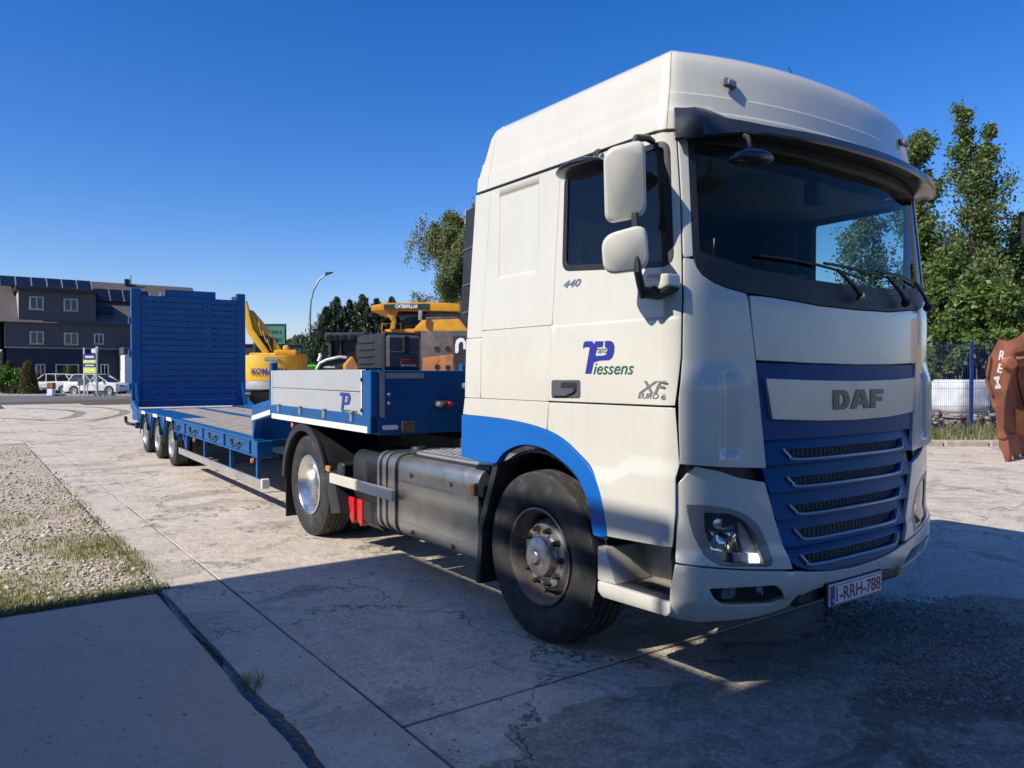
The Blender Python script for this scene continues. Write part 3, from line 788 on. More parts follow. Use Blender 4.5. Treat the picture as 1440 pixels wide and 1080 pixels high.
# ---- corner panels beside the windscreen: wing with a step facing forwards
bon_L = [hit(1052, 414), hit(1057, 460), hit(1062.5, 507)]
cornerL = [hit(975, 364), hit(980, 376), hit(987, 386), hit(1003, 397), hit(1022, 405), hit(1050, 413)]+bon_L[1:]+[hit(1068, 560), hit(1073, 610), hit(1077.5, 659), hit(1020, 657), hit(954, 652)]+[(p[0]-.001, p[1]) for p in (hit(955, 640), hit(953.5, 600), hit(953.5, 560), hit(959.5, 502), hit(960.5, 430), hit(960.5, 362))]
def d_corner(s, z):
    y = S0(s, z).y
    k = sst(z, 1.22, 1.27)*sst(1.655-z, 0, .02)
    return .03*sst(1.72-z, 0, .16)*sst(-y, .80, 1.05)-.032*k*sst(y, -1.006, -.99)*sst(-.86-y, 0, .12)
c_ = sides('corner_panel', cornerL, 'white_paint', disp=d_corner, res=.032, off=.003)
apil = [hit(951.5, 181), hit(958, 280), hit(960, 355), (front_edge[2][0]-.01, 2.215), hit(974, 362), hit(972, 330), hit(969, 260), hit(966, 190)]
apil = [(front_edge[0][0]-.006, GUT-.012), (front_edge[1][0]-.006, front_edge[1][1]), (front_edge[2][0]-.006, front_edge[2][1]), (front_edge[2][0]-.006, 2.21), hit(975, 361), hit(973, 320), hit(970, 250), hit(967, 186)]
sides('windscreen_pillar', apil, 'white_paint', res=.03, off=.002)
# ---- front
def sym(right):
    """right-hand half outline (s >= 0, top to bottom) -> whole outline"""
    return right+[(-s, z) for s, z in reversed(right)]
ws_low = [hit(975.5, 361), hit(980, 375), hit(987.5, 385), hit(1003, 396), hit(1022, 404), hit(1050, 411.5), hit(1080, 416), (s_y(-.35), 2.006), (.0, 2.0)]
ws_side = [(ws_low[0][0]+.0, 2.82), hit(971, 260), hit(973.5, 320)]
ws_side = [hit(967.5, 189), hit(970.5, 250), hit(973.5, 320)]
scr = sym(ws_side+ws_low)
cowl_top = [(ws_low[0][0], ws_low[0][1]+.0), (s_y(-1.05), 2.19), (s_y(-.8), 2.135), (s_y(-.4), 2.10), (0, 2.09)]
cw = [cowl_top[0]]+ws_low[1:]; cowl = cw+[(-s, z) for s, z in reversed(cw)][1:]+[(-s, z) for s, z in cowl_top][1:]+list(reversed(cowl_top))[1:-1]
cowl_d = []
for p in cowl:
    if not cowl_d or abs(p[0]-cowl_d[-1][0])+abs(p[1]-cowl_d[-1][1]) > 1e-4: cowl_d.append(p)
glass_low = [(s, z+.002) for s, z in cowl_top]
scr = sym(ws_side+glass_low)
scr_d = []
for p in scr:
    if not scr_d or abs(p[0]-scr_d[-1][0])+abs(p[1]-scr_d[-1][1]) > 1e-4: scr_d.append(p)
panel('windscreen', scr_d, 'cab_glass', truck, gap=.012, off=-.004, thick=.005, res=.10)
panel('windscreen_surround', scr_d, 'black_plastic', truck, holes=[shrink(scr_d, .034)], gap=.001, off=0, thick=.03, res=.06)
panel('cowl', cowl_d, 'black_plastic', truck, off=.002, thick=.03, res=.06, gap=.002)
bon = [bon_L[0], bon_L[1], bon_L[2]]
bonnet = [hit(1053, 415), hit(1080, 417.5), (s_y(-.35), 2.0), (0, 1.994)]
bonnet_o = sym([bonnet[3], bonnet[2], bonnet[1], bonnet[0], bon_L[1], bon_L[2], (s_y(-.4), 1.694), (0, 1.690)])
q_ = []
for p in bonnet_o:
    if not q_ or abs(p[0]-q_[-1][0])+abs(p[1]-q_[-1][1]) > 1e-4: q_.append(p)
if abs(q_[0][0]-q_[-1][0]) < 1e-4: q_.pop()
bonnet = panel('front_lid', q_, 'white_paint', truck, off=.004, res=.06)
# grille block: sits back from the skin, five louvres each with its own slot, mesh and bright lip
gr_half = [(0, 1.688), (s_y(-.4), 1.69), hit(1064.5, 510), hit(1071, 585), hit(1078, 659), hit(1080, 676), hit(1085, 702), hit(1091.5, 729), hit(1101, 762), hit(1112.5, 787), hit(1124, 797), hit(1138, 801.5), (s_y(-.30), .590), (0, .580)]
gr_o = sym(gr_half); q_ = []
for p in gr_o:
    if not q_ or abs(p[0]-q_[-1][0])+abs(p[1]-q_[-1][1]) > 1e-4: q_.append(p)
if abs(q_[0][0]-q_[-1][0]) < 1e-4: q_.pop()
lou = [(1.246, 1.195, .60, .515), (1.10, 1.052, .575, .49), (.953, .905, .555, .468), (.822, .768, .515, .425), (.685, .634, .478, .40)]   # slot top, bottom, half width at top, at bottom
holes = []
for zt, zb, w1, w2 in lou:
    holes.append(rounded([(s_y(w1), zt), (s_y(w2), zb), (s_y(-w2), zb), (s_y(-w1), zt)], [.01, .04, .04, .01]))
cre = [1.30, 1.172, 1.028, .884, .740]
def d_gr(s, z):
    d = -.012
    for a_, b_ in zip(cre[:-1]+[cre[-1]], cre[1:]+[.60]):          # saw-tooth: each louvre leans out to a sharp lower edge
        if b_ <= z < a_: d = -.034+.034*((a_-z)/(a_-b_))**.8
    if z < .60: d = 0
    return d
def zclip(poly, z0, z1):
    for lim, sg in ((z0, 1), (z1, -1)):
        out = []
        for i in range(len(poly)):
            a, b = poly[i-1], poly[i]; da, db = (a[1]-lim)*sg, (b[1]-lim)*sg
            if (da < 0) != (db < 0): k = da/(da-db); out.append((a[0]+(b[0]-a[0])*k, lim))
            if db >= 0: out.append(b)
        poly = out
    return poly
grille = panel('grille', zclip(q_, cre[0], 1.8), 'grille_blue', truck, off=-.010, res=.06, thick=.05, gap=.002)
for a_, b_, h_ in zip(cre, cre[1:]+[.5], holes):
    panel('louvre', zclip(q_, b_, a_), 'grille_blue', grille, holes=[h_], disp=lambda s, z: -.040*(max(0, (z-max(b_, .585)))/(a_-max(b_, .585))), off=.002, res=.05, thick=.05, gap=.0015, r=.003)
panel('grille_shadow_gap', shrink(q_, .03), 'black_plastic', grille, off=-.07, thick=.004, res=.15, gap=0)
for (zt, zb, w1, w2), h in zip(lou, holes):
    mb = MB(); lip = []
    L = smooth_line([(s_y(w1+.004), zt+.004), (s_y(w1-.03), zb+.02), (s_y(w2-.01), zb-.003), (0, zb-.004), (s_y(-w2+.01), zb-.003), (s_y(-w1+.03), zb+.02), (s_y(-w1-.004), zt+.004)], 8)
    P3 = [S0(a, b)+SN(a, b)*(.006+d_gr(a, b)) for a, b in L]
    mb.tube(P3, .0075, 6).build('grille_lip', 'silver_paint', grille)
    panel('grille_mesh', shrink(h, -.012), 'black_plastic', grille, gap=0, off=-.035, thick=.004, res=.12)
    mb = MB(); n_ = int(w2*2/.036)
    for i in range(n_+1):
        y = -w2+2*w2*i/n_
        a = S0(s_y(y), zt-.004)+SN(s_y(y), zt)*-.03; b = S0(s_y(y), zb+.004)+SN(s_y(y), zb)*-.03; mb.bar(a, b, .004, .006, (1, 0, 0))
    for k in range(1, 4):
        z = zb+(zt-zb)*k/4
        mb.tube([S0(s_y(-w2+.1*j*w2/.5), z)+SN(s_y(-w2+.1*j*w2/.5), z)*-.028 for j in range(11)], .0025, 4)
    mb.build('grille_bars', 'grey_plastic', grille, 0)
# nameplate with the maker's letters
def flat_front(poly): return [(s_y(a), b) for a, b in poly]
npl = rounded(flat_front([(-.745, 1.618), (-.4, 1.607), (0, 1.602), (.4, 1.607), (.745, 1.618), (.70, 1.405), (.35, 1.388), (0, 1.382), (-.35, 1.388), (-.70, 1.405)]), .012, 3)
plate = panel('nameplate', npl, 'silver_paint', grille, off=.014, thick=.03, res=.06, disp=lambda s, z: .005*sst(z-1.55, -.01, .01)*0)
D_ = [(0, 0), (0, 1), (.62, 1), (.84, .88), (.95, .62), (.95, .38), (.84, .12), (.62, 0)]; Dh = [(.34, .25), (.34, .75), (.52, .75), (.61, .62), (.61, .38), (.52, .25)]
A_ = [(0, 0), (.36, 1), (.86, 1), (1.22, 0), (.86, 0), (.79, .2), (.43, .2), (.36, 0)]; Ah = [(.51, .42), (.61, .76), (.71, .42)]; A2 = [(.36, .0), (.36, .22), (.86, .22), (.86, .0)]
F_ = [(0, 0), (0, 1), (.92, 1), (.92, .74), (.34, .74), (.34, .60), (.84, .60), (.84, .36), (.34, .36), (.34, 0)]
y0 = -.245; u = .105; wx = .158
for poly, hole, x0 in ((D_, Dh, 0), (A_, Ah, 1.02), (F_, None, 2.29)):
    f = lambda P: [(s_y(y0+(px+x0)*wx), 1.446+pz*u) for px, pz in P]
    panel('maker_letter', f(poly), 'badge_grey', plate, holes=[f(hole)] if hole else [], gap=0, off=.018, thick=.006, res=.05, r=.001)
# bumper: upper corner pieces with headlights, lower wrap-round piece, centre valance
hl = smooth_line([hit(967, 713), hit(969, 711), hit(995, 712), hit(1025, 716), hit(1046, 724), hit(1064, 738), hit(1077, 764), hit(1085, 794), hit(1060, 796), hit(1025, 796), hit(1006, 791), hit(990, 778), hit(976, 752), hit(967.5, 720)], 3)
hl = resample(hl, .03)
up = [hit(951, 681), hit(978, 655.5), hit(1010, 662), hit(1040, 672), hit(1076, 678), hit(1079, 690), hit(1090, 731), hit(1100, 763), hit(1112, 790), hit(1116, 801), hit(1050, 801), hit(1000, 798), hit(949.5, 791)]
bumpers = sides('bumper_corner', up, 'white_paint', holes=[shrink(hl, -.006)], res=.045, off=.002)
low_b = [hit(949, 792.5), hit(1000, 799.5), hit(1050, 802.5), hit(1116, 803), hit(1138, 804), (s_y(-.25), .574), (0, .563), (0, .500), (s_y(-.25), .495), hit(1150, 827), hit(1132, 834), hit(1118, 845), hit(1103, 855), hit(1080, 863), hit(1056, 869), hit(1018, 873), hit(978, 875), hit(955, 871), hit(938, 866), hit(942, 830)]
fogo = [hit(995, 827), hit(1020, 826), hit(1060, 824), hit(1090, 822), hit(1100, 829), hit(1102, 843), hit(1085, 850), hit(1050, 852), hit(1015, 852), hit(1003, 842)]
fogh = rounded(fogo, .012, 2)
hb = low_b[:6]+[(-s, z) for s, z in reversed(low_b[:6])]
right = low_b[:7]; bot = low_b[7:]
ob = list(reversed(right))+list(reversed(bot))        # centre top -> right side -> centre bottom
full = ob+[(-s, z) for s, z in reversed(ob)]
q_ = []
for p in full:
    if not q_ or abs(p[0]-q_[-1][0])+abs(p[1]-q_[-1][1]) > 1e-4: q_.append(p)
if abs(q_[0][0]-q_[-1][0]) < 1e-4 and abs(q_[0][1]-q_[-1][1]) < 1e-4: q_.pop()
def d_bl(s, z):
    a = abs(s); yy = abs(S0(s, z).y)
    fx = [abs(p[0]) for p in fogo]; d = min(a-min(fx), max(fx)-a)
    return .010*sst(d, -.05, -.02)*sst(z, .45, .48)*sst(.62-z, 0, .03)*(1-sst(d, 0, .015))
bl = panel('bumper', q_, 'white_lower', truck, holes=[fogh, [(-s, z) for s, z in fogh]], disp=d_bl, res=.045, off=.004, thick=.03)
for m_ in (False, True):
    fg = panel('fog_lamp', shrink(fogh, -.004), 'black_plastic', bl, off=-.03, thick=.01, res=.08, gap=0, mirror=m_)
    inn = rounded([(fogo[0][0]*.3+fogo[3][0]*.7+.20, .568), (fogo[3][0]*.85+fogo[0][0]*.15, .568), (fogo[3][0]*.9+fogo[0][0]*.1, .50), (fogo[0][0]*.75+fogo[3][0]*.25-.02, .50)], .02)
    panel('reflector', inn, 'chrome', fg, off=-.022, thick=.004, res=.04, gap=0, mirror=m_, disp=lambda s, z: -.012*math.sin((s-fogo[3][0])*14)**2)
    panel('lens', shrink(fogh, .012), 'lens_glass', fg, off=-.004, thick=.003, res=.1, gap=0, mirror=m_)
    b_ = bumpers[1 if m_ else 0]
    hlamp = panel('headlight', hl, 'lamp_grey', b_, off=.002, thick=.07, res=.05, gap=0, mirror=m_, holes=[rounded(pts([(989, 720), (1025, 722), (1046, 731), (1062, 750), (1074, 786), (1076, 794), (1028, 793), (1010, 788), (1000, 775), (990, 745)]), .01, 2)])
    cav = rounded(pts([(988, 718), (1025, 720), (1047, 730), (1064, 750), (1077, 790), (1077, 795), (1028, 795), (1008, 789), (997, 776), (988, 745)]), .01, 2)
    panel('lamp_bowl', shrink(cav, -.006), 'lamp_grey', hlamp, off=-.06, thick=.005, res=.05, gap=0, mirror=m_)
    panel('reflector', rounded(pts([(1000, 748), (1040, 752), (1046, 776), (1003, 774)]), .012), 'chrome', hlamp, off=-.032, thick=.01, res=.022, gap=0, mirror=m_, disp=lambda s, z: .016*math.sin(s*34)*math.cos(z*40))
    panel('reflector', rounded(pts([(998, 726), (1032, 727), (1038, 745), (1000, 744)]), .015), 'polished', hlamp, off=-.034, thick=.01, res=.022, gap=0, mirror=m_, disp=lambda s, z: .014*math.cos(s*25)*math.sin(z*30))
    panel('lamp_shroud', rounded(pts([(1045, 735), (1058, 752), (1070, 776), (1052, 776), (1046, 756)]), .01), 'silver_paint', hlamp, off=-.036, thick=.02, res=.05, gap=0, mirror=m_)
    panel('turn_signal', pts([(1036, 779), (1056, 778), (1058, 791), (1038, 792)]), 'silver_board', hlamp, off=-.03, thick=.02, res=.05, gap=0, mirror=m_)
    for i in range(2):
        for j in range(2):
            x_, y_ = 1059+i*7.4, 778.5+j*7.4
            panel('running_light', pts([(x_, y_), (x_+6.2, y_), (x_+6.4, y_+6.0), (x_+.4, y_+6.0)]), 'led', hlamp, off=-.022, thick=.01, res=.05, gap=0, mirror=m_)
    panel('lens', cav, 'lens_glass', hlamp, off=-.004, thick=.003, res=.08, gap=0, mirror=m_)
# registration plate
P0 = S0(0, .445); pz0, pz1 = .392, .502
pl = MB().box((0, 0, 0), (.018, .53, .118), .004).build('number_plate', 'plate_white', truck); pl.location = (1.398, -.028, .447)
MB().box((-.012, 0, 0), (.02, .55, .135), .006).build('plate_holder', 'black_plastic', pl)
text_on('plate_text', '1-RRH-788', (.0095, -.205, -.037), (0, 1, 0), (0, 0, 1), .445, 'plate_red', pl, 0, .012, .074, .001)
for (a, b, c, d) in ((-.255, .255, .049, .053), (-.255, .255, -.053, -.049), (-.258, -.254, -.053, .053), (.254, .258, -.053, .053)):
    MB().box((.0098, (a+b)/2, (c+d)/2), (.002, b-a, d-c)).build('plate_border', 'plate_red', pl, 0)
MB().box((.0097, -.236, 0), (.002, .034, .098)).build('country_band', 'eu_blue', pl, 0)
text_on('country_letter', 'B', (.0112, -.244, -.035), (0, 1, 0), (0, 0, 1), .014, 'plate_white', pl, 0, .02)
MB().box((1.30, .02, .455), (.10, 1.06, .09), .02).build('tow_recess', 'black_plastic', truck)
# ---- dark inner body behind the panel joints
def inner(name, outline, holes=(), off=-.024, mat='black_plastic', **k):
    return panel(name, outline, mat, truck, holes=holes, gap=0, off=off, thick=.006, res=.09, **k)
for m_ in (False, True):
    o_ = [(s_x(-.60), GUT), (s_x(-.73), 1.06), (s_x(-.40), 1.07)]+[(p[0], p[1]) for p in arch_in if p[0] > s_x(.55)]+[(s_x(.64), .80), (s_x(1.1), .82), (s_y(-1.0), .86), (s_y(-.85), .9), (s_y(-.85), 2.0), (s_y(-1.0), 2.04), (ws_low[1][0]+.01, 2.12), (ws_low[0][0]+.015, 2.25), (ws_side[0][0]+.015, GUT)]
    inner('inner_body', o_, [shrink(win, -.005)], mirror=m_)
    inner('inner_body', pts([('s', 1.30, 1.2), ('s', .55, 1.2), ('s', .50, .45), ('s', 1.30, .47)]), off=-.075, mirror=m_)
inner('firewall', [(s_y(-.95), 2.02), (s_y(.95), 2.02), (s_y(.95), 1.0), (s_y(.8), .5), (s_y(-.8), .5), (s_y(-.95), 1.0)], off=-.085)
MB().box((.86, 0, .60), (.6, 1.5, .5), .03).build('engine_underside', 'frame_metal', truck)
# ---- roof
def roof_ring(k, x_in, z):
    """ring of the perimeter, drawn in by x_in"""
    out = []
    for s in RS:
        P = S0(s, min(z, 3.14)); n = SN(s, min(z, 3.0)); n.z = 0; n.normalize()
        rx = lx(LREAR, min(z, 2.86))-.0+.06*max(0, z-2.86)/.35
        Q = P-n*x_in; Q.z = z
        if Q.x < rx+x_in: Q.x = rx+x_in
        out.append(Q)
    return out
sR = s_x(-.62); RS = sorted(set([round(v, 4) for v in list(np.linspace(-sR, -1.35, 14))+list(np.linspace(-1.35, 1.35, 56))+list(np.linspace(1.35, sR, 14))]))
prof = [(0, GUT+.012), (.0, 2.95), (.001, 2.957), (.006, 2.965), (.008, 3.0), (.010, 3.045), (.016, 3.052), (.020, 3.09), (.027, 3.16), (.036, 3.215), (.056, 3.262), (.09, 3.290), (.15, 3.306), (.28, 3.316), (.5, 3.322), (.8, 3.325)]
vs = []; fs = []
for k, (i_, z) in enumerate(prof): vs += roof_ring(k, i_, z)
n_ = len(RS)
for k in range(len(prof)-1):
    for i in range(n_-1): fs.append((k*n_+i, k*n_+i+1, (k+1)*n_+i+1, (k+1)*n_+i))
fs.append(tuple(range((len(prof)-1)*n_, len(prof)*n_)))
roof_v = vs
for k in range(len(prof)-1): fs.append((k*n_+n_-1, k*n_, (k+1)*n_, (k+1)*n_+n_-1))
mbr = MB(); mbr.add(vs, fs); roof = mbr.build('roof', 'white_paint', truck, 28)
# raised roof seams
def skin_tube(L, r, name, mat, parent, off=.0):
    return MB().tube([S0(a, b)+SN(a, b)*off for a, b in L], r, 6).build(name, mat, parent)
for sg in (1, -1):
    skin_tube([(sg*s_, GUT+.004) for s_ in np.linspace(front_edge[0][0]-.02, s_x(-.62), 30)], .0065, 'roof_gutter', 'black_plastic', roof, .004)
    for sx in (front_edge[0][0]+.03, s_x(-.46)):
        ii = min(range(len(RS)), key=lambda q: abs(RS[q]-sg*sx)); n_ = len(RS)
        MB().tube([roof_v[k*n_+ii] for k in range(12)], .0032, 5).build('roof_seam', 'beige_seal', roof)
for y in (-.86, .86):
    z = 3.12; P = S0(s_y(y), z)
    mk0 = MB().box((P.x-.012, y, z), (.028, .088, .048), .010).build('marker_lamp', 'grey_plastic', roof); MB().box((P.x+.002, y, z), (.012, .066, .028), .005).build('lens', 'silver_board', mk0)
MB().tube([(.95, .14, 3.31), (.92, .115, 3.42), (.88, .08, 3.52)], [.006, .004, .003], 6).build('aerial', 'black_plastic', roof)
# ---- sun visor: dark band bowed across the brow of the cab
vis_s = list(np.linspace(-s_y(-1.19), s_y(-1.19), 61)); vs = []; fs = []
for s in vis_s:
    n = SN(s, 2.85); n.z = 0; n.normalize(); a = abs(s)/s_y(-1.19)
    ends = sst(a, .62, .95)
    top = 2.872+.075*ends+.012*(1-a); low = 2.860-.030*ends
    P = S0(s, 2.86); P.z = 0
    outr = .055+.105*(1-a**3)+.055*sst(a, .5, .9)*(1-sst(a, .93, 1))
    prof_v = [(.004, top+.01), (.03, top+.006), (outr*.55, top-.02*(1-ends)), (outr*.9, (top*.4+low*.6)+.012), (outr, low-.022-.013*ends), (outr-.012, low-.031-.013*ends), (outr*.6, low-.018), (.012, low-.010)]
    for d, z in prof_v: vs.append(P+n*d+Vector((0, 0, z)))
m_ = 8
for i in range(len(vis_s)-1):
    for k in range(m_): fs.append((i*m_+k, i*m_+(k+1) % m_, (i+1)*m_+(k+1) % m_, (i+1)*m_+k))
fs += [tuple(range(m_)), tuple(range((len(vis_s)-1)*m_, len(vis_s)*m_))]
mbv = MB(); mbv.add(vs, fs); visor = mbv.build('sun_visor', 'visor_plastic', truck, 50)
for s in (-.9, -.45, 0, .45, .9): 
    P = S0(s, 2.9)+SN(s, 2.9)*.03; MB().lathe([(0, 0), (.007, 0), (.007, .006), (0, .008)], 8, Matrix.Translation((P.x, P.y, 2.905))@Matrix.Rotation(R(90), 4, 'X')).build('visor_bolt', 'black_plastic', visor)
brow = sym([(0, 2.862), (s_y(-1.13), 2.862), (s_y(-1.13), 2.80), (s_y(-.5), 2.80), (0, 2.80)]); q_ = []
for p in brow:
    if not q_ or abs(p[0]-q_[-1][0])+abs(p[1]-q_[-1][1]) > 1e-4: q_.append(p)
q_.pop()
panel('brow', q_, 'black_plastic', truck, gap=0, off=.003, thick=.03, res=.08)
# ---- cab back, floor, interior
MB().box((-.665, 0, 2.1), (.05, 2.40, 1.5), .03).build('back_wall', 'white_paint', truck)
MB().box((.22, 0, 1.34), (1.75, 2.36, .06)).build('cab_floor', 'dash_plastic', truck)
MB().box((-.60, 0, 2.15), (.03, 2.3, 1.4)).build('rear_lining', 'cab_liner', truck)
MB().box((.2, 0, 2.80), (1.55, 2.25, .03)).build('headlining', 'cab_liner', truck)
MB().box((-.32, 0, 1.80), (.5, 2.2, .16), .05).build('bunk', 'seat_fabric', truck)
mb = MB(); prof_d = [(1.16, 1.75), (1.18, 2.06), (1.08, 2.085), (.94, 2.05), (.80, 1.98), (.78, 1.80), (.9, 1.6)]
mb.prism(prof_d, -.98, .98, 'y').build('dashboard', 'dash_plastic', truck, bevel=.025)
MB().box((1.08, 1.13, 2.45), (.04, .06, .8), .01).build('pillar_trim', 'cab_liner', truck)
for yy in (-.62, .62):
    st = MB().box((.30, yy, 1.70), (.50, .50, .15), .05).build('seat', 'seat_fabric', truck)
    MB().bar((.05, yy, 1.72), (-.10, yy, 2.32), .48, .13, b=.05).build('backrest', 'seat_fabric', st)
    MB().box((-.10, yy, 2.44), (.09, .26, .18), .04).build('headrest', 'seat_fabric', st)
    MB().box((.28, yy, 1.5), (.3, .3, .3), .04).build('seat_base', 'dash_plastic', st)
for (x_, y_, z_, a_, b_, c_, m0) in ((1.06, -.05, 2.16, .03, .10, .14, 'black_plastic'), (1.05, .10, 2.14, .03, .08, .10, 'black_plastic'), (1.02, -.45, 2.10, .22, .30, .02, 'plate_white'), (1.03, .32, 2.12, .16, .20, .06, 'dash_plastic')):
    MB().box((x_, y_, z_), (a_, b_, c_), .01).build('dash_item', m0, truck)
for sg in (-1, 1):
    mb = MB()
    for k in range(9): mb.tube([(.24-.032*k, sg*1.10, 2.72), (.235-.032*k, sg*(1.09+.015*(k % 2)), 2.2), (.24-.032*k, sg*1.10, 1.75)], .022, 6)
    mb.build('curtain', 'seat_fabric', truck, 50)
mt_ = Matrix.Translation((.74, .62, 2.05))@Matrix.Rotation(R(-35), 4, 'Y')@Matrix.Rotation(R(90), 4, 'X')
circ = [(.22+.016*math.cos(a), .016*math.sin(a)) for a in [k*math.pi/4 for k in range(8)]]
sw = MB().lathe(circ, 28, mt_, True); sw.build('steering_wheel', 'black_plastic', truck)
mb = MB()
for a in (30, 150, 270):
    p = mt_@Vector((.21*math.cos(R(a)), 0, .21*math.sin(R(a)))); mb.tube([mt_@Vector((0, 0, 0)), p], .018, 6)
mb.tube([mt_@Vector((0, 0, 0)), (.95, .62, 1.80)], .04, 8)
mb.build('steering_column', 'black_plastic', truck)
# wipers parked on the cowl
for y0, y1, lean in ((-.02, -.78, .10), (.50, -.30, .10), (.93, .22, .08)):
    z0 = 2.055; A = S0(s_y(y0), z0)+SN(s_y(y0), z0)*.05
    ym = y0-.20; zm = 2.20; Bm = S0(s_y(ym), zm)+SN(s_y(ym), zm)*.035
    wp = MB().tube([A, A.lerp(Bm, .4)+Vector((.01, 0, .0)), Bm], [.018, .012, .008], 8).build('wiper', 'black_plastic', truck)
    MB().lathe([(0, .03), (.026, .025), (.028, -.02), (0, -.03)], 12, Matrix.Translation(A)).build('pivot', 'black_plastic', wp)
    L = [(S0(s_y(y1+(y0+.10-y1)*k/12), 2.225-.06*(k/12)**2+.015*abs(y1+(y0-y1)*k/12))+SN(s_y(y1), 2.2)*.016) for k in range(13)]
    MB().tube(L, .008, 6).build('blade', 'black_plastic', wp)
P = S0(s_y(-.85), 2.68)
# ---- mirrors on the right-hand door
def pod(name, poly_xz, y0, y1, mat, parent, bulge=.03, axis=None, bevel=.03):
    """mirror housing: outline in the x-z plane, given depth in y, rounded"""
    return MB().prism(poly_xz, y0, y1, 'y').build(name, mat, parent, 50, bevel=bevel, seg=3)
def side_pt(px, py, y):
    d = c2w((px-720)/FPX, 1.0)-CAM; b = (540-py)/FPX
    up_ = math.cos(PITCH)*b-math.sin(PITCH); fw = math.cos(PITCH)+math.sin(PITCH)*b
    d = c2w((px-720)/FPX, fw)-CAM; t_ = (y-CAM.y)/d.y
    return Vector((CAM.x+d.x*t_, y, 1.64+up_*t_))
def mirror_pod(name, quad, y_mid, parent, rr):
    """housing facing back: built from a rounded outline seen by the camera, swept along the truck"""
    c = sum((side_pt(*q, y_mid) for q in quad), Vector())/4
    # outline in a plane facing the camera's side: local u = horizontal across view, v = up
    u_ = Vector((math.sin(TH), math.cos(TH), 0)); ax = Vector((-.80, .60, 0)).normalized()
    Q = [((side_pt(*q, y_mid)-c)) for q in quad]; depth = (c-CAM).length
    k = depth/FPX; pc = pxproj(c); P2 = [((q[0]-pc[0])*k, -(q[1]-pc[1])*k) for q in quad]
    P2 = rounded(P2, rr, 6); n2 = len(P2)
    vs = []; fs = []; vd = (c-CAM).normalized(); u = Vector((0, 0, 1)).cross(vd).normalized()*-1; v = u.cross(vd)*1
    if v.z < 0: v = -v
    if u.dot(u_) < 0: u = -u
    for sc_, dp in ((.86, -.022), (.955, -.014), (.995, .0), (1.0, .03), (.985, .10), (.93, .13)):
        for a, b in P2:
            vs.append(c+u*a*sc_+v*b*sc_+vd*(dp-.03))
    R_ = 6
    for i in range(R_-1):
        for j in range(n2): fs.append((i*n2+j, i*n2+(j+1) % n2, (i+1)*n2+(j+1) % n2, (i+1)*n2+j))
    fs += [tuple(range(n2)), tuple(range((R_-1)*n2, R_*n2))]
    mb = MB(); mb.add(vs, fs); return mb.build(name, 'white_paint', parent, 60), c
dr = doors[0]
m1, c1 = mirror_pod('main_mirror', [(850, 213), (905, 201), (908, 302), (852, 312)], -1.46, dr, .06)
m2, c2 = mirror_pod('wide_angle_mirror', [(846, 332), (908, 316), (912, 379), (850, 386)], -1.46, dr, .07)
base = side_pt(932, 397, -1.27); elbow = side_pt(904, 415, -1.37); stem = side_pt(897, 383, -1.44); tp_ = side_pt(893, 300, -1.43)
MB().tube([base+Vector((0, .02, 0)), base.lerp(elbow, .5)-Vector((0, 0, .02)), elbow, elbow.lerp(stem, .5), stem, tp_], [.03, .028, .022, .02, .019, .018], 10).build('mirror_arm', 'black_plastic', dr)
pod('mirror_bracket', [tuple(side_pt(q[0], q[1], -1.27)[i] for i in (0, 2)) for q in ((918, 387), (949, 385), (950, 402), (938, 408), (916, 404))], -1.32, -1.23, 'white_paint', dr, bevel=.012)
pod('bracket_foot', [tuple(side_pt(q[0], q[1], -1.27)[i] for i in (0, 2)) for q in ((906, 404), (950, 404), (944, 411), (918, 421), (904, 419))], -1.31, -1.23, 'black_plastic', dr, bevel=.01)
a = side_pt(891, 205, -1.43); b = side_pt(910, 194, -1.30); c = side_pt(918, 199, -1.24)
MB().tube([a, a+Vector((.0, .02, .04)), b, c], [.018, .02, .018, .016], 8).build('mirror_arm', 'black_plastic', dr)
# kerb mirror: flat dark shell above the window
ck = side_pt(819, 239, -1.44); vs = []; fs = []
ax = (side_pt(846, 226, -1.44)-side_pt(792, 254, -1.44)); La = ax.length/2; ax.normalize(); ay = Vector((0, -1, 0)); az = ax.cross(ay)*-1
if az.z < 0: az = -az
mb = MB(); N1, N2 = 10, 20
for i in range(N1+1):
    th_ = math.pi*i/N1
    for j in range(N2):
        f = 2*math.pi*j/N2; vs.append(ck+ax*(La*math.cos(th_))+ay*(.13*math.sin(th_)*math.cos(f))+az*(.045*math.sin(th_)*math.sin(f)*(1 if math.sin(f) > 0 else .35)))
for i in range(N1):
    for j in range(N2): fs.append((i*N2+j, i*N2+(j+1) % N2, (i+1)*N2+(j+1) % N2, (i+1)*N2+j))
mb.add(vs, fs); km = mb.build('kerb_mirror', 'visor_plastic', dr, 60)
MB().tube([ck+Vector((.05, .06, .02)), side_pt(838, 216, -1.3), side_pt(842, 213, -1.24)], .016, 8).build('mirror_arm', 'black_plastic', km)
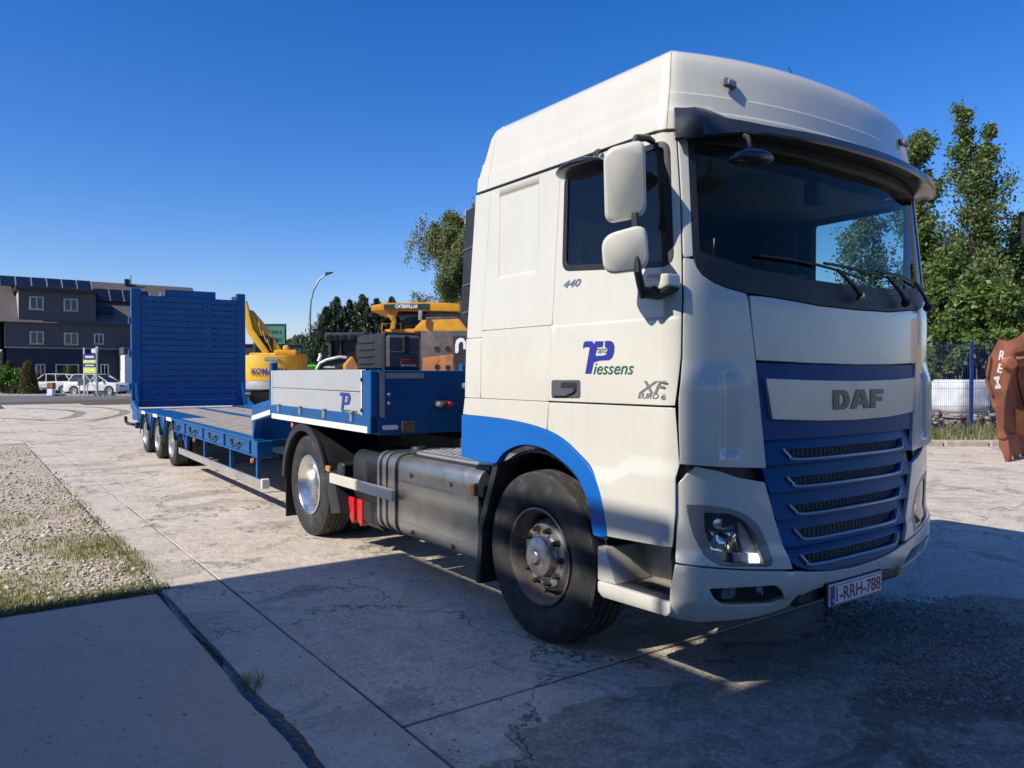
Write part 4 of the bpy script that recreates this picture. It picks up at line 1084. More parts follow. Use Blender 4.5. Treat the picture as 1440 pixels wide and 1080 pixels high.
# front mirror: dark oval hanging under the visor
cf = Vector((1.43, -1.08, 2.63)); d = c2w((1055-720)/FPX, 1)-CAM
tq = (1.40-CAM.x)/d.x; cf = Vector((1.40, CAM.y+d.y*tq, 1.64+(525.5-226)/FPX*tq))
mb = MB(); vs = []; fs = []
for i in range(N1+1):
    th_ = math.pi*i/N1
    for j in range(N2):
        f = 2*math.pi*j/N2; vs.append(cf+Vector((.09*math.sin(th_)*math.cos(f), .135*math.cos(th_), .05*math.sin(th_)*math.sin(f)*(1 if math.sin(f) > 0 else .5)+.01*math.cos(th_))))
for i in range(N1):
    for j in range(N2): fs.append((i*N2+j, i*N2+(j+1) % N2, (i+1)*N2+(j+1) % N2, (i+1)*N2+j))
mb.add(vs, fs); fm = mb.build('front_mirror', 'visor_plastic', truck, 60)
MB().tube([cf+Vector((0, 0, .02)), cf+Vector((-.04, .03, .12)), cf+Vector((-.16, .05, .20))], .014, 8).build('mirror_arm', 'black_plastic', fm)
MB().box((1.20, -.12, 2.66), (.10, .11, .13), .015).build('camera_box', 'black_plastic', truck)
# ---- lettering and badges on the door
def on_skin(name, polys, mat, parent, off=.0088, holes=None):
    for i, P in enumerate(polys):
        panel(name, P, mat, parent, gap=0, off=off, thick=.003, res=.06, r=.0006, holes=[holes[i]] if holes and holes[i] else [])
zz = lambda L: [hit(640+a/4, 330+b/4) for a, b in L]
T_ = zz([(728, 612), (738, 600), (778, 600), (787, 616), (796, 600), (842, 600), (836, 632), (806, 634), (772, 782), (738, 782), (764, 634), (738, 632), (726, 642)])
P_ = zz([(850, 598), (880, 598), (896, 608), (903, 632), (900, 664), (890, 692), (872, 706), (820, 708), (788, 718), (796, 682), (840, 680), (858, 672), (864, 652), (863, 638), (848, 632)])
on_skin('company_logo', [T_, P_], 'logo_blue', dr)
def skin_text(name, body, x0, z0, width, height, mat, parent, shear=.25, bold=.0, off=.0095, tilt=0):
    vs, fs = text_polys(body, 1, shear, bold)
    xs = [v[0] for v in vs]; ys_ = [v[1] for v in vs]; kx = width/(max(xs)-min(xs)); ky = height/(max(ys_)-min(ys_)); out = []
    for x, y in vs:
        xx = x0+(x-min(xs))*kx; z_ = z0+(y-min(ys_))*ky; s = s_x(xx) if xx < 1.07 else None
        P = Vector((xx, -1.24*_it(_ZY, z_)-off, z_)) if s is None else S0(s, z_)+SN(s, z_)*off
        out.append(P)
    return mesh_obj(name, out, fs, mat, parent, 0)
q1 = S0(*hit(836, 526)); q2 = S0(*hit(893, 526)); skin_text('company_name', 'iessens', q1.x, q1.z-.002, q2.x-q1.x, .062, 'logo_green', dr, .3, .008)
q1 = S0(*hit(839, 497)); q2 = S0(*hit(856, 497)); skin_text('company_name', 'rans', q1.x, q1.z, q2.x-q1.x, .026, 'logo_green', dr, .25, .0)
q1 = S0(*hit(899.5, 552.5)); q2 = S0(*hit(942, 552.5)); skin_text('model_badge', 'XF', q1.x, q1.z, q2.x-q1.x, .062, 'badge_chrome', dr, .35, .02)
q1 = S0(*hit(898.5, 560)); q2 = S0(*hit(938, 560)); skin_text('model_badge', 'EURO 6', q1.x, q1.z, q2.x-q1.x, .028, 'badge_chrome', dr, .3, .02)
q1 = S0(*hit(792.5, 405.5)); q2 = S0(*hit(818, 405.5)); skin_text('power_badge', '440', q1.x, q1.z, q2.x-q1.x, .042, 'badge_chrome', dr, .35, .02, .003)
# ---- step well below the door (deep white moulding with a tread)
st = MB()
mbx = [(.625, .455), (.665, .43), (1.13, .445), (1.155, .47), (1.155, .52), (.625, .515)]
step = st.prism(mbx, -1.255, -.93, 'y').build('step', 'white_lower', truck, bevel=.015)
for m_ in (1, -1):
    if m_ < 0: step = MB().prism(mbx, .93, 1.255, 'y').build('step', 'white_lower', truck, bevel=.015)
    y_ = lambda a: -a*m_
    MB().box((.89, y_(.955), .655), (.53, .04, .28), .012).build('step_back', 'white_lower', step)
    MB().prism([(.618, .515), (.618, .70), (.68, .70), (.76, .52)], y_(1.245), y_(.94), 'y').build('step_end', 'white_lower', step, bevel=.008)
    MB().prism([(.76, y_(1.235)), (.80, y_(1.10)), (.84, y_(1.06)), (1.10, y_(1.06)), (1.15, y_(1.235))], .517, .523, 'z').build('step_tread', 'grey_plastic', step)
    slot = MB().box((.92, y_(1.16), .5245), (.05, .014, .004), .001).build('tread_slot', 'black_plastic', step, 0)
    for i in range(4):
        for j in range(3):
            if i or j: share(slot, step, (i*.06-.06*1.5*0, (j*.028)*m_, 0))
# ---- wheels
def tyre_prof(ro, ri, w_, n_g=4, crown=.012):
    """half-section of a tyre, axial from -w/2 (outer face) to w/2"""
    h = w_/2; P = [(ri-.006, -h*.70), (ri+.008, -h*.80), (ri+.05, -h*.95), (ri+(ro-ri)*.5, -h*1.0), (ro-.075, -h*.985), (ro-.035, -h*.93), (ro-.018, -h*.875)]
    g = .007; tw = h*.82
    P.append((ro-.006, -tw))
    for i in range(n_g):
        y = -tw+(2*tw)*(i+1)/(n_g+1); c_ = crown*(1-(abs(y)/tw)**2)-.006
        P += [(ro+c_-.001, y-g), (ro+c_-.014, y-g*.7), (ro+c_-.014, y+g*.7), (ro+c_-.001, y+g)]
    P.append((ro-.006, tw))
    P += [(ro-.018, h*.875), (ro-.035, h*.93), (ro-.075, h*.985), (ri+(ro-ri)*.5, h), (ri+.05, h*.95), (ri+.008, h*.80), (ri-.006, h*.70)]
    return P
def make_tyre(name, ro, ri, w_, parent, n=72, **k):
    P = tyre_prof(ro, ri, w_, **k); m_ = len(P)
    o = MB().lathe(P, n).build(name, ['rubber', 'tread_rubber'], parent, 30)
    me = o.data
    for f in me.polygons:
        c = f.center
        if math.hypot(c.x, c.z) > ro-.022: f.material_index = 1
    return o
def ring_of(n, r, fn):
    for k in range(n): a = 2*math.pi*k/n; fn(r*math.cos(a), r*math.sin(a), a)
def hexnut(parent, x, z, y, r, h, mat='nut_metal', proto={}):
    if mat+str(r) not in proto:
        proto[mat+str(r)] = MB().lathe([(0, -h), (r*.7, -h), (r, -h*.75), (r, -h*.25), (r*1.35, -h*.2), (r*1.4, 0), (0, 0)], 6).build('wheel_nut', mat, parent, 20); o = proto[mat+str(r)]; o.location = (x, y, z); return o
    return share(proto[mat+str(r)], parent, (x, y, z))
RO, RI, TW = .525, .295, .345
# front wheel: steel disc, nuts standing proud round the hub (outer face looks to -y)
def front_wheel():
    wh = empty('wheel'); wh.parent = truck
    make_tyre('tyre', RO, RI, TW, wh, 84)
    h = -TW/2
    rim = MB().lathe([(RI-.012, -h*.75), (RI+.004, h*.80), (RI+.006, h*.88), (RI-.006, h*.90), (RI-.014, h*.84), (RI-.03, h*.62), (RI-.045, h*.22), (RI-.055, h*.02), (.236, h*.02), (.226, h*.22)], 56).build('rim', 'steel_rim', wh, 40)
    disc = MB().lathe([(.228, h*.20), (.222, h*.36), (.205, h*.52), (.195, h*.60), (.150, h*.64), (.135, h*.62), (.128, h*.66), (.125, h*.80), (.118, h*.90), (.09, h*.98), (.04, h*1.0), (0, h*1.0)], 56).build('hub_disc', 'hub_metal', rim, 40)
    ring_of(10, .168, lambda x, z, a: hexnut(rim, x, z, h*.62, .017, .045))
    MB().lathe([(.0, h*1.12), (.035, h*1.11), (.045, h*1.06), (.05, h*.97)], 20).build('hub_cap', 'hub_metal', rim)
    MB().lathe([(RI-.02, h*.2), (RI-.02, -h*.7)], 40).build('rim_barrel', 'dark_metal', rim)
    return wh
fw = front_wheel(); fw.location = (0, -1.025, RO-.012)
fw2 = copy_tree(fw, truck); fw2.location = (0, 1.025, RO-.012); fw2.rotation_euler = (0, 0, math.pi)
# drive wheels: polished dished rim on twin tyres
def rear_wheel():
    wh = empty('wheel'); wh.parent = truck
    w2 = .30; make_tyre('tyre', RO-.005, RI, w2, wh, 84)
    t2 = make_tyre('tyre', RO-.005, RI, w2, wh, 60); t2.location = (0, .345, 0)
    h = -w2/2
    rim = MB().lathe([(RI-.012, -h), (RI+.004, h*.80), (RI+.008, h*.90), (RI-.004, h*.94), (RI-.014, h*.86), (RI-.022, h*.5), (RI-.05, h*.25), (RI-.054, -h*.55), (RI-.075, -h*.66), (.22, -h*.70), (.205, -h*.58), (.15, -h*.56), (.142, -h*.62), (.14, -h*.2), (.125, h*.02), (.09, h*.08), (0, h*.1)], 56).build('rim', 'polished', wh, 40)
    ring_of(10, .1725, lambda x, z, a: hexnut(rim, x, z, -h*.56, .016, .04, 'chrome'))
    ring_of(10, .228, lambda x, z, a: MB().lathe([(0, 0), (.02, 0), (.02, .01), (0, .01)], 10, Matrix.Translation((x, -h*.72-.008, z))).build('hand_hole', 'black_plastic', rim))
    return wh
rw = rear_wheel(); rw.location = (-3.8, -1.06, RO-.012)
rw2 = copy_tree(rw, truck); rw2.location = (-3.8, 1.06, RO-.012); rw2.rotation_euler = (0, 0, math.pi)
MB().tube([(-3.8, -.85, .51), (-3.8, .85, .51)], .10, 12).build('axle', 'frame_metal', truck)
MB().lathe([(0, -.28), (.2, -.2), (.26, 0), (.2, .2), (0, .28)], 18, Matrix.Translation((-3.8, 0, .51))@Matrix.Rotation(R(90), 4, 'Z')).build('differential', 'frame_metal', truck)
MB().tube([(0, -.85, .46), (0, .85, .46)], .07, 10).build('axle', 'frame_metal', truck)
# ---- chassis
for y in (-.40, .40): MB().box((-2.05, y, .93), (5.6, .08, .27), .01).build('frame_rail', 'frame_metal', truck)
for x in (-1.2, -2.3, -3.3, -4.7): MB().box((x, 0, .92), (.10, .74, .2), .01).build('cross_member', 'frame_metal', truck)
MB().box((.15, 0, .92), (1.3, .8, .55), .08).build('engine', 'frame_metal', truck)
MB().tube([(-1.1, 0, .78), (-3.7, 0, .6)], .06, 10).build('drive_shaft', 'frame_metal', truck)
fwp = MB().lathe([(0, .06), (.40, .06), (.46, .03), (.46, -.03), (0, -.03)], 32, Matrix.Translation((-3.25, 0, 1.10))@Matrix.Rotation(R(90), 4, 'X')).build('fifth_wheel', 'dark_metal', truck)
MB().box((-3.25, 0, 1.03), (.6, .9, .08), .02).build('mounting_plate', 'dark_metal', fwp)
# wheel arch lining and splash flap behind the front wheel
def arch_strip(cx, cz, r, a0, a1, y0, y1, mat, name, parent, th_=.018, n=22, lip=0):
    vs = []; fs = []
    for i in range(n+1):
        a = R(a0+(a1-a0)*i/n); c, s = math.cos(a), math.sin(a)
        for rr, y in ((r, y0), (r+th_, y0), (r+th_, y1), (r, y1)): vs.append((cx+rr*c, y, cz+rr*s))
    for i in range(n):
        for k in range(4): fs.append((i*4+k, i*4+(k+1) % 4, (i+1)*4+(k+1) % 4, (i+1)*4+k))
    fs += [(0, 1, 2, 3), tuple(n*4+k for k in range(4))]
    mb = MB(); mb.add(vs, fs); return mb.build(name, mat, parent, 40)
for sg in (-1, 1):
    arch_strip(0.02, .53, .625, 8, 172, sg*1.19, sg*.72, 'black_plastic', 'arch_lining', truck)
    MB().prism([(-.36, 1.06), (-.42, 1.06), (-.60, .62), (-.64, .22), (-.585, .22), (-.55, .60)], sg*1.225, sg*.80, 'y').build('splash_flap', 'black_plastic', truck, bevel=.006)
    MB().box((.1, sg*.70, .95), (1.5, .02, .6)).build('arch_back', 'black_plastic', truck)
# fuel tank
tk = [(-.62, -.32), (-.62, .30)]
def rbox(x0, x1, y0, y1, z0, z1, r, name, mat, parent, bev=.008):
    P = rounded([(y0, z0), (y1, z0), (y1, z1), (y0, z1)], r, 7); return MB().prism(P, x0, x1, 'x').build(name, mat, parent, 40, bevel=bev)
tank = rbox(-1.80, -.62, -1.215, -.52, .335, .985, .12, 'fuel_tank', 'tank_alu', truck, .012)
rbox(-2.16, -1.815, -1.215, -.52, .345, .985, .12, 'tank_end', 'tank_alu', tank, .012)
for x in (-2.14, -2.02, -1.86): rbox(x-.022, x+.022, -1.224, -.51, .335, .994, .125, 'tank_strap', 'tank_alu', tank, .006)
for x in (-2.105, -1.99, -1.825): rbox(x-.006, x+.006, -1.222, -.51, .34, .99, .125, 'strap_rubber', 'black_plastic', tank, .001)
for z, x0, x1 in ((.785, -1.74, -.95), (.47, -1.74, -.85)): MB().box(((x0+x1)/2, -1.2155, z), (x1-x0, .008, .010), .003).build('tank_rib', 'tank_alu', tank)
for x, z in ((-1.58, .845), (-.98, .845), (-1.55, .405), (-.95, .405)): MB().lathe([(0, -.012), (.016, -.012), (.02, 0), (0, 0)], 10, Matrix.Translation((x, -1.214, z))).build('tank_bolt', 'galv' if z > .5 else 'black_plastic', tank)
MB().lathe([(0, .05), (.06, .05), (.07, .03), (.07, 0), (0, 0)], 18, Matrix.Translation((-1.88, -.98, .985))@Matrix.Rotation(R(90), 4, 'X')).build('filler_cap', 'black_plastic', tank)
cw_ = MB().prism(rounded([(-1.66, -1.13), (-.80, -1.13), (-.52, -1.02), (-.52, -.55), (-1.75, -.55), (-1.75, -1.05)], .05, 4), 1.0, 1.02, 'z').build('catwalk', 'aluminium', truck, bevel=.003)
pat = MB()
for i in range(30):
    for j in range(13):
        a = 45 if (i+j) % 2 else -45; x, y = -1.68+i*.038, -1.06+j*.038
        if x > -.84 and y < -.98: continue
        pat.box((0, 0, 0), (.03, .008, .004), .0015, Matrix.Translation((x, y, 1.0215))@Matrix.Rotation(R(a), 4, 'Z'))
pat.build('chequer_pattern', 'aluminium', cw_, 0)['kind'] = 'stuff'
MB().prism([(-1.70, 1.0), (-.60, 1.0), (-.60, .96), (-1.66, .96)], -1.135, -.6, 'y').build('catwalk_frame', 'black_plastic', cw_, bevel=.006)
# black reservoir housing, side light, guard bar, red wheel chocks
rbox(-2.80, -2.20, -1.16, -.55, .48, .955, .13, 'reservoir_housing', 'black_plastic', truck, .02)
MB().box((-2.98, -1.12, .74), (.14, .18, .14), .02).build('lamp_bracket', 'black_plastic', truck)
MB().box((-3.18, -1.238, .74), (.10, .03, .055), .008).build('side_marker', 'amber_dirty', truck)
MB().box((-2.455, -1.245, .662), (1.29, .035, .092), .006).build('guard_bar', 'beige_seal', truck)
for x in (-2.75, -2.0): MB().box((x, -1.2, .66), (.05, .08, .05)).build('bar_bracket', 'dark_metal', truck)
mk_ = MB().box((-.60, -1.20, .85), (.13, .05, .09), .01).build('marker_bracket', 'black_plastic', truck); MB().box((-.655, -1.232, .85), (.05, .02, .085), .006).build('side_marker', 'amber', mk_)
for x in (-2.88, -2.70): 
    ch = MB().prism([(x-.06, .50), (x+.05, .50), (x+.06, .30), (x+.02, .26), (x-.05, .31)], -1.14, -1.0, 'y').build('wheel_chock', 'red_plastic', truck, bevel=.008)
MB().box((-2.55, -1.0, .42), (.55, .25, .3), .05).build('air_reservoir', 'black_plastic', truck)
# rear mudguards: black arch over the drive wheel with flap
for sg in (-1, 1):
    mg = arch_strip(-3.8, .52, .585, 18, 178, sg*1.25, sg*.62, 'black_plastic', 'mudguard', truck, .02, 26)
    arch_strip(-3.8, .52, .545, 18, 178, sg*1.262, sg*1.235, 'black_plastic', 'mudguard_lip', mg, .07, 26)
    MB().prism([(-3.17, .74), (-3.06, .70), (-2.90, .36), (-3.12, .32), (-3.2, .55)], sg*1.24, sg*.70, 'y').build('mudguard_front', 'black_plastic', mg, bevel=.012)
    MB().box((-4.40, sg*.95, .33), (.012, .55, .46), .004).build('mud_flap', 'black_plastic', mg)
# side air deflector fins at the back of the cab
for sg in (-1, 1):
    fin = MB().prism([(-.66, 2.80), (-.86, 2.79), (-.94, 2.04), (-.88, 1.98), (-.72, 1.98)], sg*1.16, sg*1.13, 'y').build('air_deflector', 'black_plastic', truck, bevel=.008)
    for z in (2.52, 2.27, 2.08): MB().bar((-.68, sg*1.163, z+.01), (-.90, sg*1.163, z-.01), .006, .012).build('fin_rib', 'grey_plastic', fin)
# trailer couplings: curled air lines between cab and trailer
for k_, (y, c_) in enumerate(((-.25, 'black_plastic'), (-.1, 'red_plastic'), (.06, 'black_plastic'), (.2, 'black_plastic'))):
    L = []
    for i in range(140):
        f = i/139; x = -.72-1.42*f; z = 1.62-.28*math.sin(math.pi*f)+.0*f; a = f*2*math.pi*20
        L.append((x, y+.035*math.cos(a), z+.035*math.sin(a)))
    MB().tube(L, .008, 5).build('air_line', c_, truck)
# ================================================================== low loader semi-trailer (own frame: kingpin at the origin, +x forward)
TA = R(1.634)
trl = empty('lowbed_trailer', (-3.25, 0, 0), -TA, 'blue three-axle low loader trailer with its loading ramp folded upright, behind the white tractor', 'trailer')
HW = 1.275
# ---- gooseneck
for sg in (-1, 1):
    rail = MB().box((-.20, sg*(HW-.05), 1.215), (2.74, .10, .155), .008).build('neck_rail', 'trailer_blue', trl)
    MB().box((-.21, sg*(HW+.0015), 1.170), (2.66, .004, .055)).build('reflective_tape', 'white_tape', rail, 0)
    for z in (1.385, 1.580):
        bd = MB().box((-.275, sg*(HW-.025), z), (2.545, .03, .190), .006).build('side_board', 'silver_board', trl)
    for x in (-1.275, -.571, .114, .786):
        h_ = MB().box((x, sg*(HW+.006), 1.268), (.055, .022, .095), .006).build('board_hinge', 'galv', trl)
        MB().tube([(x-.03, sg*(HW+.016), 1.30), (x+.03, sg*(HW+.016), 1.30)], .009, 6).build('hinge_pin', 'galv', h_)
    for x in (-1.545, .988): MB().box((x, sg*(HW-.02), 1.48), (.018, .042, .39), .004).build('board_end', 'white_tape', trl)
    MB().box((-1.605, sg*(HW-.04), 1.475), (.085, .075, .58), .01).build('rear_stake', 'trailer_blue', trl)
    MB().box((1.095, sg*(HW-.04), 1.403), (.15, .075, .53), .01).build('corner_stake', 'trailer_blue', trl)
    for z in (1.33, 1.59): MB().box((.995, sg*(HW+.004), z), (.014, .012, .03), .003).build('board_latch', 'dark_metal', trl)
    # cranked rail running down to the deck
    lobe = MB().prism([(-1.56, 1.354), (-1.56, 1.17), (-2.35, 1.06), (-2.35, 1.257)], sg*(HW-.09), sg*HW, 'y').build('cranked_rail', 'trailer_blue', trl, bevel=.006)
    mb = MB(); mb.prism([(-1.60, 1.235), (-1.60, 1.18), (-2.345, 1.075), (-2.345, 1.13)], sg*(HW+.002), sg*(HW+.004), 'y').build('reflective_tape', 'white_tape', lobe, 0)
    MB().prism([(-2.35, 1.06), (-2.23, 1.075), (-2.30, .90), (-2.30, .825), (-2.35, .825)], sg*(HW-.09), sg*(HW-.004), 'y').build('neck_gusset', 'trailer_blue', trl)
    MB().prism([(-2.15, .62), (-2.15, .95), (-1.70, 1.14), (1.05, 1.14), (1.05, 1.12), (-1.3, 1.02), (-1.75, .90)], sg*.62, sg*.50, 'y').build('neck_beam', 'trailer_blue', trl)
MB().box((-.22, 0, 1.20), (2.7, 2.34, .05)).build('neck_floor', 'trailer_blue', trl)
MB().box((-2.335, 0, 1.04), (.03, 2.38, .42), .004).build('neck_bulkhead', 'trailer_blue', trl)
MB().lathe([(0, .12), (.045, .12), (.045, 0), (.07, 0), (.07, -.03), (0, -.03)], 14, Matrix.Translation((0, 0, 1.06))@Matrix.Rotation(R(-90), 4, 'X')).build('kingpin', 'dark_metal', trl)
# headboard with its fittings
hb_ = MB().box((1.135, 0, 1.395), (.05, 2.38, .545), .006).build('headboard', 'trailer_blue', trl)
for (y0, y1, z0, z1) in ((-1.19, -1.14, 1.27, 1.655), (1.14, 1.19, 1.27, 1.655), (-1.13, -.77, 1.60, 1.645), (.77, 1.13, 1.60, 1.645)):
    MB().box((1.1625, (y0+y1)/2, (z0+z1)/2), (.005, y1-y0, z1-z0)).build('reflective_tape', 'galv', hb_, 0)
for z in (1.39, 1.464):
    for y in (-1.10, 1.10): MB().lathe([(0, -.015), (.012, -.013), (.018, 0), (0, 0)], 10, Matrix.Translation((1.16, y, z))@Matrix.Rotation(R(90), 4, 'Z')).build('bolt', 'galv', hb_)
MB().prism(rounded([(-1.16, 1.168), (-1.02, 1.168), (-1.02, 1.205), (-1.16, 1.205)], .018), 1.16, 1.172, 'x').build('marker_lamp', 'sign_white', hb_)
MB().box((1.166, -.92, 1.187), (.012, .125, .095), .004).build('data_plate', 'worn_steel', hb_)
cp = MB().box((1.18, -.60, 1.375), (.05, .13, .06), .012).build('coupling', 'dark_metal', hb_)
for i, (y, m_) in enumerate(((-.65, 'galv'), (-.60, 'dark_metal'), (-.55, 'red_plastic'))): MB().lathe([(0, .06), (.022, .055), (.026, .03), (.02, 0)], 12, Matrix.Translation((1.2, y, 1.372))@Matrix.Rotation(R(-90), 4, 'Z')).build('coupling_head', m_, cp)
MB().box((1.18, -.36, 1.53), (.05, .06, .05), .01).build('coupling', 'galv', hb_)
# company mark on the side board
def tz(L): return [(.485+(a-587)/103*.42, 1.474-(b-725)/130*.19) for a, b in L]
T2 = tz([(587, 740), (592, 726), (612, 726), (616, 732), (622, 726), (634, 727), (630, 745), (618, 747), (606, 838), (594, 838), (603, 747), (590, 748)])
P2 = tz([(636, 726), (646, 735), (649, 760), (642, 790), (632, 799), (612, 800), (614, 786), (628, 784), (634, 772), (634, 750), (630, 744)])
bd = [o for o in trl.children if o.name.startswith('side_board')][0]
for P in (T2, P2): MB().prism(P, -HW+.0075, -HW+.0045, 'y').build('company_logo', 'logo_blue', bd, 0)
text_on('company_name', 'iessens', (.53, -HW+.006, 1.288), (1, 0, 0), (0, 0, 1), .36, 'logo_green', bd, .3, .01, .045, .0015)
text_on('company_name', 'rans', (.635, -HW+.006, 1.40), (1, 0, 0), (0, 0, 1), .09, 'logo_green', bd, .3, .0, .024, .0015)
# black plastic tool chest standing on the gooseneck
tb = MB().box((.455, -.79, 1.835), (.60, .365, .345), .03).build('toolbox', 'black_plastic', trl)
MB().box((.765, -.79, 1.835), (.04, .385, .365), .025).build('toolbox_rim', 'black_plastic', tb)
lid = MB().box((.80, -.79, 1.835), (.05, .335, .305), .03).build('toolbox_lid', 'grey_plastic', tb)
MB().box((.832, -.775, 1.90), (.022, .07, .16), .01).build('latch', 'black_plastic', lid)
MB().box((.8265, -.79, 1.835), (.004, .26, .006), .001).build('lid_groove', 'galv', lid, 0)
MB().box((.8265, -.745, 1.735), (.004, .17, .075), .001).build('maker_label', 'worn_steel', lid, 0)
MB().box((.829, -.745, 1.752), (.003, .15, .032), .001).build('label_band', 'red_plastic', lid, 0)
for k in range(6): MB().box((.829, -.805+k*.024, 1.715), (.003, .014, .018)).build('label_print', 'sign_white', lid, 0)
for z in (1.93, 1.865, 1.80, 1.735): MB().box((.40, -.975, z), (.34, .02, .018), .006).build('side_rib', 'black_plastic', tb)
MB().box((.70, -.79, 1.655), (.10, .34, .02)).build('toolbox_foot', 'black_plastic', tb); MB().box((.25, -.79, 1.655), (.10, .34, .02)).build('toolbox_foot', 'black_plastic', tb)
MB().box((.455, -.79, 1.435), (.55, .34, .42), .01).build('chest_stand', 'trailer_blue', trl)
# ---- low deck
ZD = .862; XF, XB = -2.35, -11.25
for sg in (-1, 1):
    sr = MB(); sr.box(((XF+.12-7.25)/2, sg*(HW-.03), .745), (5.15-.1, .03, .18)); sr.box(((XF+.12-7.25)/2, sg*(HW-.06), .838), (5.05, .13, .028), .004); sr.box(((XF+.12-7.25)/2, sg*(HW-.06), .652), (5.05, .13, .022), .004)
    side = sr.build('side_rail', 'trailer_blue', trl)
    for x in (-6.34, -5.04, -3.76, -2.49): MB().box((x, sg*(HW-.018), .742), (.07, .05, .165), .004).build('rail_stiffener', 'trailer_blue', side)
    for x in (-6.83, -5.54, -4.21, -2.98):
        hk = MB().tube([(x-.14, sg*(HW+.025), .70), (x, sg*(HW+.03), .735), (x+.09, sg*(HW+.01), .76)], .017, 8).build('stake_handle', 'black_plastic', side)
    for x in (-5.95, -4.62, -3.35):
        a = [(x+.045*math.cos(q), sg*(HW-.005), .765+.055*math.sin(q)) for q in [R(-200+i*28) for i in range(9)]]
        MB().tube(a, .011, 6).build('lashing_ring', 'dark_metal', side)
    MB().box((-2.235, sg*(HW-.09), .735), (.23, .19, .205), .008).build('rail_end', 'trailer_blue', trl)
    # side guard
    gd = MB().box((-4.42, sg*(HW-.02), .337), (4.85, .03, .105), .006).build('side_guard', 'aluminium', trl)
    MB().box((-1.985, sg*(HW-.05), .345), (.035, .10, .125), .012).build('guard_cap', 'white_tape', gd)
    for x in (-6.395, -5.09, -3.55, -2.29): MB().box((x, sg*(HW-.06), .515), (.06, .05, .27), .006).build('guard_post', 'trailer_blue', gd)
    MB().bar((-6.40, sg*(HW-.06), .39), (-6.75, sg*(HW-.06), .66), .04, .04).build('guard_brace', 'trailer_blue', gd)
    for x, z in ((-5.64, .604), (-2.377, .585)): MB().lathe([(0, -.03), (.028, -.026), (.034, 0), (0, 0)], 12, Matrix.Translation((x, sg*(HW-.02), z))).build('side_marker', 'amber_dirty', trl)
    MB().lathe([(0, -.03), (.028, -.026), (.034, 0), (0, 0)], 12, Matrix.Translation((-.92, sg*(HW-.05), 1.10))).build('side_marker', 'amber_dirty', trl)
    # rail over the axles: triangular webs, dark guards and white tape on each crown
    MB().box((-9.25, sg*(HW-.06), .838), (4.0, .13, .028), .004).build('axle_rail', 'trailer_blue', trl)
    WX = (-7.66, -9.08, -10.50)
    for x in WX:
        gu = arch_strip(x, .39, .435, 12, 172, sg*1.27, sg*.92, 'trailer_blue', 'wheel_guard', trl, .012, 18)
        arch_strip(x, .39, .43, 12, 184, sg*1.276, sg*1.262, 'frame_metal', 'guard_lip', gu, .03, 18)
        MB().prism([(x-.20, .862), (x+.20, .862), (x+.26, .80), (x-.26, .80)], sg*(HW+.004), sg*(HW+.007), 'y').build('reflective_tape', 'white_tape', gu, 0)
    for x in (-6.98, -8.37, -9.79, -11.15):
        MB().prism([(x-.22, .83), (x+.22, .83), (x+.10, .60), (x-.10, .60)], sg*(HW-.03), sg*(HW-.01), 'y').build('web_plate', 'trailer_blue', trl)
        MB().bar((x-.16, sg*HW, .80), (x+.02, sg*HW, .62), .02, .03).build('web_stiffener', 'trailer_blue', trl)
    MB().box((-6.7, sg*.45, .66), (9.0, .16, .30), .01).build('main_beam', 'trailer_blue', trl)
for x in (-3.2, -4.4, -5.6, -6.8, -8.4, -9.8, -11.0): MB().box((x, 0, .72), (.10, 2.3, .12)).build('cross_bearer', 'trailer_blue', trl)
# deck boards, each its own piece: planks between steel strips; over the wheels the outer strip is blue plate
pw = .172; ycols = [-1.085+i*.181 for i in range(13)]
for i, y in enumerate(ycols):
    outer = abs(y) > .80
    if i == 6:
        MB().box(((XF+XB)/2, y, ZD-.012), (XB-XF, .165, .03)).build('deck_strip', 'trailer_blue', trl, 0); continue
    xe = -7.15 if outer else XB
    x = XF-.01
    while x > xe+.02:
        L = min(x-xe, 3.1 if (i % 2) else 4.1)
        MB().box((x-L/2, y, ZD-.02+random.uniform(-.003, .003)), (L-.006, pw-random.uniform(0, .004), .04), .003).build('deck_plank', 'wood_plank', trl); x -= L
for sg in (-1, 1):
    MB().box(((-7.15+XB)/2, sg*1.0, ZD-.014), (-XB-7.15, .54, .028), .003).build('axle_cover', 'trailer_blue', trl)
    MB().box(((XF-7.15)/2, sg*1.215, ZD-.010), (7.15+XF, .085, .022), .003).build('deck_edge', 'trailer_blue', trl)
# trailer wheels
def trailer_wheel():
    wh = empty('wheel'); wh.parent = trl; w_ = .245
    make_tyre('tyre', .392, .232, w_, wh, 56, n_g=3, crown=.008)
    t2 = make_tyre('tyre', .392, .232, w_, wh, 40, n_g=3, crown=.008); t2.location = (0, .275, 0)
    h = -w_/2
    rim = MB().lathe([(.222, -h), (.236, h*.80), (.240, h*.92), (.230, h*.96), (.220, h*.86), (.212, h*.4), (.20, -h*.4), (.18, -h*.5), (.16, -h*.35), (.11, -h*.3), (.10, h*.1), (.07, h*.2), (0, h*.22)], 40).build('rim', 'aluminium', wh, 40)
    ring_of(10, .135, lambda x, z, a: hexnut(rim, x, z, -h*.33, .012, .03, 'galv'))
    return wh
tw_ = trailer_wheel(); tw_.location = (WX[0], -1.12, .385)
for x in WX:
    if x != WX[0]: q_ = copy_tree(tw_, trl); q_.location = (x, -1.12, .385)
    q_ = copy_tree(tw_, trl); q_.location = (x, 1.12, .385); q_.rotation_euler = (0, 0, math.pi)
    MB().tube([(x, -.9, .385), (x, .9, .385)], .065, 10).build('axle', 'frame_metal', trl)
